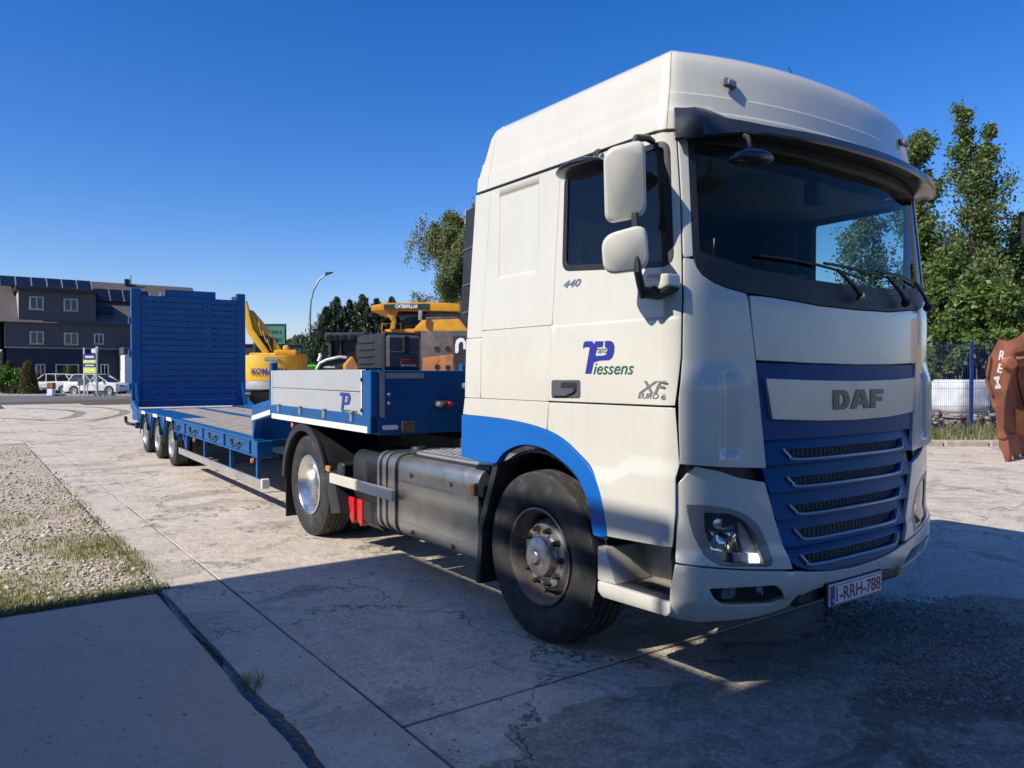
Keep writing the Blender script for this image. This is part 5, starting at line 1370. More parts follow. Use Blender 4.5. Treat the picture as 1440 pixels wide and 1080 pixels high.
# ---- rear: bumper, hook and the upright ramp
XR = -12.25
MB().box((-11.75, 0, .72), (1.0, 2.5, .24), .01).build('beaver_tail', 'trailer_blue', trl)
MB().box((-12.1, 0, .47), (.12, 2.42, .14), .01).build('rear_bumper', 'trailer_blue', trl)
MB().tube([(-11.9, -1.27, .50), (-12.35, -1.33, .50), (-12.5, -1.35, .55), (-12.5, -1.35, .66)], .035, 8).build('rear_hook', 'black_plastic', trl)
for sg in (-1, 1): MB().prism([(-11.25, .84), (-12.3, .84), (-12.3, 1.02), (-12.0, 1.04)], sg*HW, sg*(HW-.05), 'y').build('ramp_cheek', 'trailer_blue', trl)
rp = MB().box((XR, -1.165, 2.23), (.13, .205, 2.72), .012).build('ramp', 'trailer_blue', trl)
MB().box((XR, 1.165, 2.23), (.13, .205, 2.72), .012).build('ramp_beam', 'trailer_blue', rp)
MB().box((XR, 0, .945), (.13, 2.12, .15), .01).build('ramp_beam', 'trailer_blue', rp)
MB().box((XR-.03, .02, 3.50), (.07, 1.13, .205), .006).build('ramp_beam', 'trailer_blue', rp)
for y in (-.80, .80): MB().box((XR-.03, y, 3.395), (.07, .50, .07), .006).build('ramp_beam', 'trailer_blue', rp)
for sg, y in ((-1, -.60), (1, 1.0)):
    MB().box((XR+.02, y, 3.47), (.06, .12, .09), .01).build('ramp_latch', 'galv', rp)
sl_ = MB().prism([(XR+.066, .006), (XR+.02, .010), (XR+.02, .131), (XR+.066, .127)], -1.06, 1.06, 'y').build('ramp_slat', 'trailer_blue', rp, 0)
sl_.location = (0, 0, 1.02)
for k in range(1, 17): share(sl_, rp, (0, 0, 1.02+k*.1425))
# grating bars behind the slats
for k in range(27):
    y = -1.03+k*2.06/26
    MB().box((XR-.02, y, 2.2), (.05, .066 if k % 4 else .076, 2.35)).build('ramp_bar', 'trailer_blue', rp, 0)
for sg in (-1, 1): MB().bar((-11.9, sg*1.18, .92), (XR, sg*1.18, 1.5), .05, .05).build('ramp_stay', 'trailer_blue', trl)
for z in (1.35, 2.1, 2.85): MB().box((XR, -1.295, z), (.09, .05, .16), .012).build('ramp_hinge', 'trailer_blue', rp)
# ================================================================== things round the yard
def cprism(name, poly, Z0, Z1, mat, parent, bevel=0, smooth=35, kx=0.0, Zr=None):
    """outline seen in the photograph at distance Z0, given real depth to Z1 straight away from the camera"""
    Zr = Z0 if Zr is None else Zr; sh = c2w(kx*(Z0-Zr), Z0)-c2w(0, Zr)
    A = [px_at(px, py, Zr)+sh for px, py in poly]; d = c2w(kx*(Z1-Z0), Z1)-c2w(0, Z0); n = len(A)
    off = Vector(parent.location) if parent else Vector()
    vs = [p-off for p in A]+[p+d-off for p in A]
    fs = [tuple(range(n)), tuple(reversed(range(n, 2*n)))]+[(i, i+n, (i+1) % n+n, (i+1) % n) for i in range(n)]
    mb = MB(); mb.add(vs, fs); return mb.build(name, mat, parent, smooth, bevel=bevel)
def front_text(name, body, px0, px1, py, hpx, Z, mat, parent, shear=0, bold=.02):
    a = px_at(px0, py, Z)-Vector(parent.location); b = px_at(px1, py, Z)-Vector(parent.location)
    return text_on(name, body, a, (b-a).normalized(), (0, 0, 1), (b-a).length, mat, parent, shear, bold, hpx*Z/FPX, .012)
def cframe(name, X, Z, rz, *a):
    """empty standing at camera-frame X, Z, turned by rz from facing the camera squarely"""
    p = c2w(X, Z); return empty(name, p, YAW+rz, *a)
# local frame of a cframe: +x to the right as seen, +y away from the camera, z up
def wheel_simple(parent, x, y, z, r, w_, rimmat='aluminium', axis='x', rim_r=.62):
    e = empty('wheel'); e.parent = parent; e.location = (x, y, z)
    if axis == 'x': e.rotation_euler = (0, 0, R(90))
    make_tyre('tyre', r, r*rim_r, w_, e, 32, n_g=2, crown=.004)
    for sg in (-1, 1): MB().lathe([(r*rim_r+.004, sg*w_*.42), (r*rim_r*.92, sg*w_*.44), (r*rim_r*.82, sg*w_*.28), (r*.25, sg*w_*.22), (r*.2, sg*w_*.36), (0, sg*w_*.38)], 20).build('rim', rimmat, e, 40)
    return e
# ---- yellow excavator standing behind the trailer (its counterweight turned to us)
Zk = 28.0
ko = cframe('excavator', (377-720)/FPX*Zk, Zk, R(8), 'yellow excavator with dark lettering on its rounded counterweight, beyond the trailer', 'excavator')
def lbox(parent, name, mat, c, d, b=.03): return MB().box(c, d, b).build(name, mat, parent)
N_ = 16; outl = []
for i in range(N_+1):
    a = -1.25+2.5*i/N_; outl.append((.98*math.sin(a)/math.sin(1.25), .62-.62*math.cos(a)))
outl += [(.98, 1.2), (-.98, 1.2)]
MB().prism(outl, 1.35, 2.32, 'z').build('counterweight', 'komatsu_yellow', ko, bevel=.05)
MB().prism([(x*.985, y+.01) for x, y in outl], 1.06, 1.36, 'z').build('counterweight_base', 'silver_paint', ko, bevel=.04)
lbox(ko, 'engine_cover', 'komatsu_yellow', (.1, 1.9, 2.0), (1.9, 2.0, .85), .06); lbox(ko, 'engine_hood', 'cat_yellow', (.52, 1.1, 2.42), (.85, .9, .22), .06)
lbox(ko, 'exhaust', 'komatsu_yellow', (.45, 1.3, 2.62), (.22, .2, .2), .05)
lbox(ko, 'cab', 'black_plastic', (-.62, 3.2, 2.45), (.75, 1.4, 1.35), .08); lbox(ko, 'cab_window', 'car_glass', (-.62, 2.49, 2.6), (.6, .02, .6), .01)
for x in (-.95, .95): 
    tr_ = MB().prism(rounded([(-1.7, .04), (1.7, .04), (2.0, .5), (1.7, .82), (-1.7, .82), (-2.0, .5)], .2), x-.28, x+.28, 'x').build('track', 'dark_metal', ko)
    tr_.location = (0, 1.8, 0)
    for k in range(22):
        MB().box((x, -.0-1.6+k*.155+1.8, .83), (.58, .11, .03)).build('track_shoe', 'dark_metal', ko, 0)
MB().box((0, 1.8, .75), (1.5, 2.4, .5), .05).build('undercarriage', 'frame_metal', ko)
MB().lathe([(0, .2), (.6, .2), (.6, -.2), (0, -.2)], 24, Matrix.Translation((0, 1.8, .98))@Matrix.Rotation(R(90), 4, 'X')).build('slew_ring', 'frame_metal', ko)
bm_ = MB().prism([(-.1, 2.0), (.15, 2.45), (-.55, 3.55), (-1.05, 4.15), (-1.6, 4.3), (-1.55, 4.0), (-1.1, 3.6), (-.75, 2.9), (-.45, 2.1)], 2.6, 3.0, 'y').build('boom', 'komatsu_yellow', ko, bevel=.03)
MB().prism([(-1.55, 4.5), (-1.2, 4.5), (-.95, 3.4), (-.35, 2.5), (-.55, 2.4), (-1.15, 3.2)], 2.25, 2.55, 'y').build('stick', 'komatsu_yellow', ko, bevel=.03)
MB().tube([(-.35, 3.1, 2.2), (-.85, 3.1, 3.4)], .07, 8).build('boom_cylinder', 'komatsu_yellow', ko)
for k in range(7):
    MB().tube([(-.95+.07*k, 2.2, 4.1-.16*k), (-.78+.08*k, 2.12, 3.75-.16*k), (-.70+.09*k, 2.15, 3.35-.15*k), (-.40+.05*k, 2.25, 3.05-.12*k)], .022, 5).build('hose', 'komatsu_yellow' if k % 2 else 'black_plastic', ko)
kt = text_on('maker_name', 'KOMATSU', (-.60, 0, 1.60), (1, 0, 0), (0, 0, 1), 1.24, 'sign_purple', ko, 0, .03, .24, 0)
for v_ in kt.data.vertices: v_.co.y = .62-.62*math.cos(math.asin(max(-1, min(1, v_.co.x/.98*math.sin(1.25)))))-.05
MB().box((.12, .0, 2.18), (.5, .03, .12), .005).build('model_plate', 'galv', ko)
# ---- big yellow dump truck behind the gooseneck
Zc = 26.0
du = cframe('dump_truck', (600-720)/FPX*Zc, Zc, 0, 'worn yellow dump truck with long canopy lettered in white, behind the tool chest', 'dump truck')
def cp_(name, poly, z0, z1, mat, bevel=.02):
    o = cprism(name, poly, Zc+z0, Zc+z1, mat, None, bevel); o.parent = du; o.matrix_parent_inverse = Matrix.Identity(4)
    m = du.matrix_basis.inverted() if False else (Matrix.Translation(du.location)@Matrix.Rotation(YAW, 4, 'Z')).inverted()
    o.data.transform(m); return o
can = cp_('canopy', [(522, 430), (540, 426), (604, 425), (646, 427), (646, 438), (604, 437), (540, 436), (522, 437.5)], 0, 3.2, 'cat_yellow')
cp_('canopy_band', [(540, 428.2), (604, 427), (604, 435.6), (540, 435)], -.02, .02, 'sign_dark', 0)
front_text('maker_name', 'CATERPILLAR', 556, 588, 433.6, 5.2, Zc-.03, 'sign_white', du, 0, .03).data.transform((Matrix.Translation(du.location)@Matrix.Rotation(YAW, 4, 'Z')).inverted()@Matrix.Translation(du.location))
cp_('canopy_strut', [(540, 436), (549, 436), (557, 449), (555, 462), (548, 464), (551, 452)], .1, .3, 'cat_yellow', .01)
cp_('cab_body', [(553, 463), (584, 463), (598, 449), (600, 437), (561, 437), (556, 448)], .5, 2.6, 'car_glass', .02)
cp_('cab_base', [(540, 463), (592, 462), (592, 560), (546, 560)], .3, 2.8, 'cat_yellow', .03)
cp_('cab_mirror', [(589, 436), (594, 437), (593, 451), (588, 450)], -.2, -.1, 'galv', .01)
for k in range(4): cp_('louvre', [(602-k*1.0, 432+k*4.6), (638+k*1.6, 431+k*4.6), (640+k*1.6, 435+k*4.6), (601-k*1.0, 436+k*4.6)], .2-k*.03, 2.4, 'worn_steel', .01)
cp_('bonnet', [(594, 450), (646, 448.5), (657, 463), (660, 466), (581, 466), (584, 460)], .05, 2.7, 'cat_yellow', .03)
fpn = cp_('front_panel', [(592, 466), (668, 465), (668, 545), (592, 545)], .0, .35, 'worn_steel', .02)
cp_('rust_patch', [(594.5, 503), (637, 498), (637, 522), (594.5, 522)], -.006, .0, 'rust_bright', 0)
cp_('letter_board', [(637, 473), (668, 472), (668, 520), (640, 520)], -.03, .0, 'dark_metal', 0)
arcC = [(655+10*math.cos(R(a)), 487-12*math.sin(R(a))) for a in range(-10, 191, 15)]
for x, y in ((615, 491), (630, 490.5), (615, 516.5), (630, 517)):
    p = px_at(x, y, Zc-.012); q = (Matrix.Translation(du.location)@Matrix.Rotation(YAW, 4, 'Z')).inverted()@p
    MB().lathe([(0, .004), (.072, .004), (.078, -.004), (.095, -.006), (.095, .01)], 16, Matrix.Translation(q)).build('bolt_hole', 'black_plastic', fpn)
cc_ = [(652+a*math.cos(R(t_)), 482-1.25*a*math.sin(R(t_))) for a, r_ in ((9.5, 0),) for t_ in range(0, 181, 20)]+[(642.5, 497), (638.5, 496)]
cc_ = [(640+.0, 496), (640, 485), (642, 478), (647, 475), (652, 476), (655, 481), (655.5, 491), (651.5, 491), (651.5, 483), (649.5, 480.5), (647, 481), (645, 485), (645, 493), (643.5, 497)]
cp_('painted_letter', cc_, -.05, -.03, 'sign_white', 0)
for y_ in (.25, 2.9):
    MB().tube([(-1.55, y_, 2.45), (-1.55, y_, 3.35), (-.9, y_, 3.35), (-.9, y_, 2.45)], .022, 6).build('handrail', 'cat_yellow', du)
for k in range(3): MB().tube([(-.95+.12*k, .1, 3.1), (-.8+.12*k, -.05, 2.7), (-.85+.15*k, .05, 2.3)], .02, 5).build('hose', 'black_plastic', du)
lbox(du, 'chassis', 'frame_metal', (.6, 3.5, 1.0), (2.2, 6.5, .6), .05)
MB().prism([(2.6, 2.0), (3.0, 3.2), (8.6, 3.3), (8.6, 2.2), (6.5, 1.5)], -.9, 2.1, 'x').build('dump_body', 'cat_yellow', du, bevel=.04)
for x in (-.75, 1.95):
    for y in (1.2, 5.6): wheel_simple(du, x, y, .78, .78, .55, 'cat_yellow')
# ---- small dark-cabbed bulldozer beside it
Zb = 23.0
bd_ = cframe('bulldozer', (487-720)/FPX*Zb, Zb, 0, 'small bulldozer with a dark cab and yellow blade frame, between excavator and dump truck', 'bulldozer')
IB = (Matrix.Translation(bd_.location)@Matrix.Rotation(YAW, 4, 'Z')).inverted()
def bp_(name, poly, z0, z1, mat, bevel=.015):
    o = cprism(name, poly, Zb+z0, Zb+z1, mat, None, bevel); o.parent = bd_; o.data.transform(IB); return o
bp_('cab_roof', [(457, 468), (513, 467), (513, 478), (457, 479)], .4, 1.9, 'dark_metal', .02)
for x0 in (459, 468, 479, 492, 503): bp_('roof_lamp', [(x0, 470), (x0+7, 470), (x0+7, 477), (x0, 477)], .36, .41, 'car_glass', .01)
for x0, x1 in ((463, 466), (478, 480), (500, 504)): bp_('cab_post', [(x0, 478), (x1, 478), (x1, 506), (x0, 506)], .5, .6, 'dark_metal', .006)
bp_('cab_window', [(466, 479), (502, 479), (506, 505), (466, 504)], .62, .66, 'car_glass', 0)
bp_('cab_body', [(462, 479), (516, 478), (516, 530), (462, 530)], .7, 1.8, 'dark_metal', .02)
bp_('engine_hood', [(446, 520), (450, 511), (462, 505), (478, 503), (494, 506), (496, 540), (446, 540)], -.6, .6, 'black_plastic', .05)
hn = front_text('maker_name', 'CATERPILLAR', 455, 471, 517.5, 2.6, Zb-.62, 'sign_white', bd_, 0, .03); hn.data.transform(IB@Matrix.Translation(bd_.location))
bp_('blade_frame', [(482, 513), (492, 502), (495, 501), (503, 518), (500, 540), (484, 540)], -.9, -.7, 'cat_yellow', .02)
bp_('blade_plate', [(486, 514), (494, 504), (502, 520), (500, 545), (486, 545)], -.92, -.9, 'rust', 0)
bp_('fender', [(505, 512), (512, 508), (519, 512), (519, 540), (505, 540)], -.3, 1.2, 'cat_yellow', .03)
P = [px_at(x, y, Zb-.65) for x, y in ((445, 520), (450, 511), (460, 506), (478, 502), (488, 503))]
MB().tube([IB@p for p in P], .05, 8).build('exhaust_pipe', 'galv', bd_)
MB().tube([IB@px_at(448, 508, Zb-.4), IB@px_at(451, 500, Zb-.4), IB@px_at(449.5, 497, Zb-.4)], .05, 8).build('exhaust_stack', 'sign_white', bd_)
for x in (-.75, .75): MB().prism(rounded([(-.8, .03), (1.6, .03), (2.0, .5), (1.6, .9), (-.8, .9), (-1.1, .5)], .15), x-.22, x+.22, 'x').build('track', 'dark_metal', bd_)
# ---- lime green skip seen over the gooseneck
gs = cframe('skip', (421-720)/FPX*34, 34, R(10), 'lime green waste skip standing beyond the gooseneck', 'skip')
MB().prism([(-.7, .1), (.7, .1), (.9, 1.98), (-.9, 1.98)], 0, 1.6, 'y').build('skip_body', 'lime_green', gs, bevel=.03)
MB().box((0, .8, 1.98), (1.9, 1.75, .09), .02).build('skip_rim', 'lime_green', gs)
# ---- street lamp
Zl = 46; lp = cframe('street_lamp', (436-720)/FPX*Zl, Zl, 0, 'tall galvanised street lamp with a curved arm beyond the yard', 'street lamp')
top = 1.64+(525.5-384)*Zl/FPX; k_ = Zl/FPX
MB().tube([(0, 0, 0), (0, 0, 3), (0, 0, top-2.6), (.06, 0, top-1.7), (.22, 0, top-1.05), (.55, 0, top-.45), (.95, 0, top-.12), (1.0, 0, top-.08)], [.11, .10, .075, .065, .06, .055, .05, .05], 10).build('pole', 'galv', lp)
MB().prism(rounded([(.92, top-.16), (1.35, top-.01), (1.38, top+.05), (1.0, top+.03)], .03), -.13, .13, 'y').build('lamp_head', 'dark_metal', lp)
# ---- green advertising board on posts and the dark shed behind it
Zs = 50; sg_ = cframe('advertising_board', (383-720)/FPX*Zs, Zs, 0, 'green advertising board in a dark frame on posts, beside the excavator boom', 'sign')
k_ = Zs/FPX; zz_ = lambda py: 1.64+(525.5-py)*k_
MB().box((0, .05, zz_(471)), (39*k_, .12, 31*k_), .02).build('frame', 'sign_dark', sg_)
MB().box((0, -.03, zz_(471.5)), (36.5*k_, .06, 25*k_), .01).build('face', 'sign_green', sg_)
text_on('sign_text', 'DEUREN &', (-8*k_, -.062, zz_(470)), (1, 0, 0), (0, 0, 1), 22*k_, 'sign_dark', sg_, 0, .03, 5.5*k_, .006)
text_on('sign_text', 'DRESSINGS', (-8*k_, -.062, zz_(481)), (1, 0, 0), (0, 0, 1), 23*k_, 'sign_dark', sg_, 0, .03, 5.5*k_, .006)
text_on('sign_text', 'G', (-17*k_, -.062, zz_(478)), (1, 0, 0), (0, 0, 1), 7*k_, 'sign_dark', sg_, 0, .06, 13*k_, .006)
for x in (-.7, .75): MB().box((x, .1, zz_(487)/2), (.1, .1, zz_(487)), .01).build('post', 'galv', sg_)
sh = cframe('dark_shed', (384-720)/FPX*64, 64, 0, 'low dark cladded shed behind the green advertising board', 'building')
MB().box((0, 3, 2.0), (7.5, 6, 4.0), .05).build('wall', 'house_navy', sh); MB().box((0, 3, 4.05), (7.8, 6.3, .14), .03).build('roof', 'dark_metal', sh)
# ---- dark three-storey house beyond the road
Zh = 63.0
ho = empty('apartment_house', c2w((10-720)/FPX*Zh, Zh), YAW+R(36), 'dark grey three-storey house with solar panels on its pitched roof', 'house')
def hpix(px, py):
    """photo pixel on the house front -> local x, z"""
    d = c2w((px-720)/FPX, 1)-CAM; o = Vector(ho.location)-CAM; a = YAW+R(36); ux, uy = math.cos(a), math.sin(a)
    # CAM + t d = o + x u
    det = d.x*(-uy)+ux*d.y; t_ = (o.x*(-uy)+ux*o.y)/det; x = (d.x*o.y-d.y*o.x)/det
    return x, 1.64+(525.46-py)/FPX*t_
e1 = hpix(135, 407)[0]; e0 = hpix(27, 396)[0]; z_d = 8.7; LB = hpix(183, 500)[0]+6
MB().box((LB/2, 4.5, 1.9), (LB, 9, 3.8), 0).build('wall', 'house_navy', ho, 0)
MB().box((LB/2, 4.5, 4.95), (LB+.3, 9.2, 2.2), 0).build('wall', 'house_render', ho, 0)
MB().box((LB/2, -.14, 3.80), (LB+.3, .12, .08), .01).build('fascia_band', 'galv', ho)
mb = MB(); mb.prism([(-.4, 5.9), (-.1, 6.15), (4.5, 10.1), (9.3, 6.15), (9.5, 5.9)], -.6, LB+.4, 'x').build('roof', 'roof_tile', ho, 0)
MB().prism([(-.1, 6.0), (4.5, 9.9), (9.2, 6.0)], -.62, -.66, 'x').build('gable_board', 'house_beige', ho, 0)
MB().box((-.68, 4.5, 3), (.2, 8.6, 6), 0).build('gable_wall', 'house_beige', ho, 0)
MB().box(((e0+e1)/2, 2.0, 7.2), (e1-e0, 4.3, 2.9), 0).build('dormer', 'house_render', ho, 0)
MB().box(((e0+e1)/2, 1.9, z_d), (e1-e0+.5, 4.8, .34), .03).build('dormer_roof', 'dark_metal', ho)
MB().box((e0-.01, 1.2, 7.2), (.02, 2.6, 2.8), 0).build('dormer_cheek', 'house_beige', ho, 0)
# solar panels: each its own piece on the roof slope
sn = Vector((0, -math.sin(R(44.7)), math.cos(R(44.7))))
def on_roof(x, d): # d metres up the front slope from the eaves
    return Vector((x, -.1+d*math.cos(R(44.7)), 6.15+d*math.sin(R(44.7))))
for i in range(6):
    p = Vector((e0-.6+i*1.15, 3.0, 9.55)); sp_ = MB().box((0, 0, 0), (1.05, 1.65, .05), .008).build('solar_panel', 'solar', ho); sp_.location = p; sp_.rotation_euler = (R(36), 0, 0)
    MB().box((.55, 0, .02), (.06, 1.7, .05)).build('panel_rail', 'solar_rail', sp_, 0)
for i in range(4):
    p = on_roof(e1+.9+i*1.12, 3.6)+Vector((0, -.06, .06)); sp_ = MB().box((0, 0, 0), (1.04, 1.65, .05), .008).build('solar_panel', 'solar', ho); sp_.location = p; sp_.rotation_euler = (R(44.7), 0, 0)
    MB().box((.55, 0, .02), (.06, 1.7, .05)).build('panel_rail', 'solar_rail', sp_, 0)
sk = MB().box((0, 0, 0), (1.2, 1.3, .1), .02).build('roof_window', 'car_glass', ho); sk.location = on_roof(e1+.9, 1.3)+Vector((0, -.05, .05)); sk.rotation_euler = (R(44.7), 0, 0)
ch = MB().box((e1+3.2, 4.3, 10.2), (.4, .4, .6), .02).build('chimney', 'dark_metal', ho); MB().tube([(e1+3.5, 4.2, 10.0), (e1+3.5, 4.2, 10.9)], .07, 8).build('flue', 'galv', ch)
def house_window(px0, px1, py0, py1, frame='window_white', mull=True):
    x0, z1 = hpix(px0, py0); x1, z0 = hpix(px1, py1)
    y = -.16 if z0 > 3.85 else -.03
    w_ = MB().box(((x0+x1)/2, y, (z0+z1)/2), (x1-x0, .10, z1-z0), .01).build('window', frame, ho)
    n_ = 2 if mull else 1; wd_ = (x1-x0-.12)/n_
    for i in range(n_): MB().box((x0+.06+wd_*(i+.5), y-.045, (z0+z1)/2), (wd_-.08, .03, z1-z0-.16), .005).build('pane', 'car_glass', w_)
    MB().box(((x0+x1)/2, y-.06, z0-.04), (x1-x0+.1, .14, .06), .01).build('sill', 'galv', w_)
for a in ((42, 62, 417, 436), (90, 110, 420, 438), (42, 62, 466, 484), (90, 110, 468, 485), (132, 146, 469, 484)): house_window(*a)
for a in ((50, 64, 512, 545), (78, 111, 512, 536), (141, 153, 512, 545)): house_window(*a)
gx0 = hpix(168, 500)[0]; gx1 = LB+.0
MB().box(((gx0+LB+2)/2, -1.3, 1.75), (LB+2-gx0, 2.4, 3.3), .02).build('annexe', 'white_render', ho); MB().box(((gx0+LB+2)/2, -1.3, 3.6), (LB+2.2-gx0, 2.7, .6), .03).build('annexe_fascia', 'house_render', ho)
# ---- cars parked before the house
def car(name, X, Z, rz, label, L=4.6, H=1.6):
    c = cframe(name, X, Z, rz, label, 'car', 'cars parked before the house')
    h = L/2
    low = [(-h, .38), (-h+.05, .75), (-h+.10, 1.0), (-h+.45, 1.05), (h-1.15, 1.0), (h-.45, .92), (h-.08, .78), (h, .55), (h-.05, .30), (h-.55, .25)]
    for cx in (h-.92, -h+.88):
        low += [(cx+.40*math.cos(R(a)), .33+.40*math.sin(R(a))) for a in range(0, 181, 30)]
    low += [(-h+.2, .25)]
    MB().prism(low, -.90, .90, 'y').build('body', 'car_white', c, 50, bevel=.05, seg=2)
    MB().box((0, 0, .5), (L*.8, 1.5, .4)).build('underbody', 'black_plastic', c, 0)
    gh = [(-h+.18, 1.0), (-h+.50, H-.12), (-h+.85, H-.02), (h-2.3, H), (h-1.95, H-.06), (h-1.05, 1.0)]
    g_ = MB().prism(gh, -.74, .74, 'y').build('glasshouse', 'car_glass', c, 50, bevel=.06)
    rf = [(-h+.42, H-.10), (-h+.85, H+.005), (h-2.3, H+.025), (h-1.92, H-.04), (h-2.2, H-.08), (-h+.9, H-.09)]
    MB().prism(rf, -.70, .70, 'y').build('roof', 'car_white', c, 50, bevel=.02)
    for sg in (-1, 1):
        for a, b in (((-h+.30, 1.0), (-h+.72, H-.06)), ((-h+1.5, 1.0), (-h+1.55, H-.02)), ((h-1.12, 1.0), (h-1.95, H-.06)), ((h-2.15, 1.0), (h-2.2, H-.05))):
            MB().bar((a[0], sg*.745, a[1]), (b[0], sg*.735, b[1]), .05, .07, (0, 1, 0)).build('pillar', 'car_white', c, 0)
        MB().box((h-1.35, sg*.98, 1.03), (.16, .14, .12), .04).build('wing_mirror', 'car_white', c)
        MB().box((h-.22, sg*.66, .74), (.42, .40, .12), .04).build('headlight', 'car_glass', c)
        MB().box((-h+.10, sg*.62, .90), (.16, .44, .12), .03).build('tail_light', 'red_plastic', c)
        for x in (h-2.3, -h+1.75): MB().box((x, sg*.903, .86), (.18, .02, .03), .006).build('door_handle', 'car_white', c)
        MB().box((0, sg*.89, .30), (L*.52, .05, .12), .02).build('sill', 'black_plastic', c)
        for cx in (h-.92, -h+.88): wheel_simple(c, cx, sg*.78, .33, .335, .22, 'galv', 'y', .68)
    return c
s1 = px_at(130, 555, 58.6); car('parked_car', (132-720)/FPX*58.2, 58.9, R(-5), 'white sport utility car parked nose right behind the sign pylon')
car('parked_car', (72-720)/FPX*61, 61.3, R(176), 'white estate car parked behind the white sport utility car', 4.5, 1.62)
# ---- sign pylon, notice box, red lantern post
Zp = 56.6; py_ = cframe('sign_pylon', (127-720)/FPX*Zp, Zp, R(0), 'white framed sign pylon with purple and yellow panels at the roadside', 'sign'); k_ = Zp/FPX; zz_ = lambda p: 1.64+(525.5-p)*k_
for x in (-8.5, 8.5): MB().box((x*k_, 0, zz_(505)/2+.5), (.10, .10, zz_(492)), .01).build('post', 'window_white', py_)
MB().box((9.5*k_, .02, zz_(492)), (.16, .1, 9*k_), .01).build('post_head', 'window_white', py_)
MB().box((9.5*k_, .0, zz_(525)), (2.2*k_, .16, 62*k_), .01).build('mast', 'galv', py_)
MB().box((5.5*k_, -.02, zz_(493.5)), (6*k_, .12, 6*k_), .01).build('lamp_box', 'sign_white', py_)
for p0, p1, m_ in ((498, 506, 'sign_purple'), (506.3, 511, 'sign_yellow'), (511.3, 516.5, 'sign_purple'), (516.8, 525, 'sign_yellow')):
    b_ = MB().box((0, -.05, zz_((p0+p1)/2)), (17.5*k_, .08, (p1-p0)*k_), .008).build('sign_panel', m_, py_)
    MB().box((0, -.094, zz_((p0+p1)/2)), (12*k_, .008, (p1-p0)*k_*.34)).build('print', 'sign_white', b_, 0)
for s0, s1 in (((-7, 527), (7, 545)), ((7, 527), (-7, 545))): MB().bar((s0[0]*k_, 0, zz_(s0[1])), (s1[0]*k_, 0, zz_(s1[1])), .06, .06, (0, 1, 0)).build('brace', 'window_white', py_)
nb = cframe('notice_box', (117-720)/FPX*56.9, 56.9, 0, 'dark grey notice box on white legs below the sign pylon', 'sign')
MB().box((0, 0, 1.02), (.78, .14, .5), .02).build('box', 'grey_plastic', nb)
for x in (-.3, .3): MB().box((x, 0, .38), (.09, .09, .8), .01).build('leg', 'window_white', nb)
bo = cframe('bollard', (72-720)/FPX*56.9, 56.9, 0, 'short bollard with red top and white base at the kerb', 'bollard')
MB().box((0, 0, .25), (.42, .42, .5), .03).build('base', 'sign_white', bo); MB().box((0, 0, .74), (.5, .4, .46), .05).build('head', 'rust', bo)
# ---- blue mesh fence on the right
ZF = 20.2; fe = cframe('mesh_fence', 0, ZF, 0, 'blue welded mesh fence on blue posts in front of the poplars', 'fence')
FX = [(1366-720)/FPX*ZF+2.5*k for k in range(-3, 4)]; FH = 2.48
for x in FX: MB().box((x, 0, FH/2+.02), (.085, .07, FH), .008).build('post', 'fence_blue', fe)
for a, b in zip(FX[:-1], FX[1:]):
    mb = MB(); n_ = 50
    for i in range(n_): x = a+.03+(b-a-.06)*i/(n_-1); mb.box((x, -.045, FH/2+.02), (.0042, .0042, FH-.06))
    for z in (.15, .62, .78, 1.25, 1.41, 1.88, 2.04, 2.40): mb.box(((a+b)/2, -.052, z), (b-a-.02, .006, .007))
    mb.build('mesh_panel', 'fence_blue', fe, 0)
# ---- wrapped bale and rubble behind the fence
wb = cframe('wrapped_bale', (1350-720)/FPX*22.2, 22.2, R(20), 'pale plastic-wrapped bale on the ground behind the mesh fence', 'bale')
mb = MB(); vs = []; fs = []; NU, NV = 28, 12
for j in range(NV+1):
    f = j/NV; zz0 = .52+.95*f
    for i in range(NU):
        a = 2*math.pi*i/NU; k1 = abs(math.cos(a))**.35*math.copysign(1, math.cos(a)); k2 = abs(math.sin(a))**.35*math.copysign(1, math.sin(a))
        rr = (1-.14*abs(2*f-1)**6)*(1+.03*math.sin(7*a+4*f)*f+.022*random.uniform(-1, 1)); vs.append((.66*k1*rr, .55*k2*rr, zz0))
for j in range(NV):
    for i in range(NU): fs.append((j*NU+i, j*NU+(i+1) % NU, (j+1)*NU+(i+1) % NU, (j+1)*NU+i))
fs += [tuple(reversed(range(NU))), tuple(range(NV*NU, (NV+1)*NU))]
mb.add(vs, fs); mb.build('wrap', 'plastic_wrap', wb, 60); MB().box((0, 0, .45), (1.3, 1.1, .13), .01).build('pallet', 'wood_plank', wb)
for sx in (-.5, 0, .5): MB().box((sx, 0, .2), (.14, 1.0, .36), .01).build('bearer', 'wood_plank', wb)
n = 1500; X_ = RNG.uniform(10.5, 17.5, n); Z_ = RNG.normal(22.2, .5, n); Hh = RNG.uniform(0, 1, n)**2*.55
P = np.array([tuple(c2w(a, b, c)) for a, b, c in zip(X_, Z_, Hh)])
stones('rubble', P, RNG.uniform(.04, .13, n), 'stone_dark', None, 'heap of broken rubble lying behind the mesh fence', 'rubble')
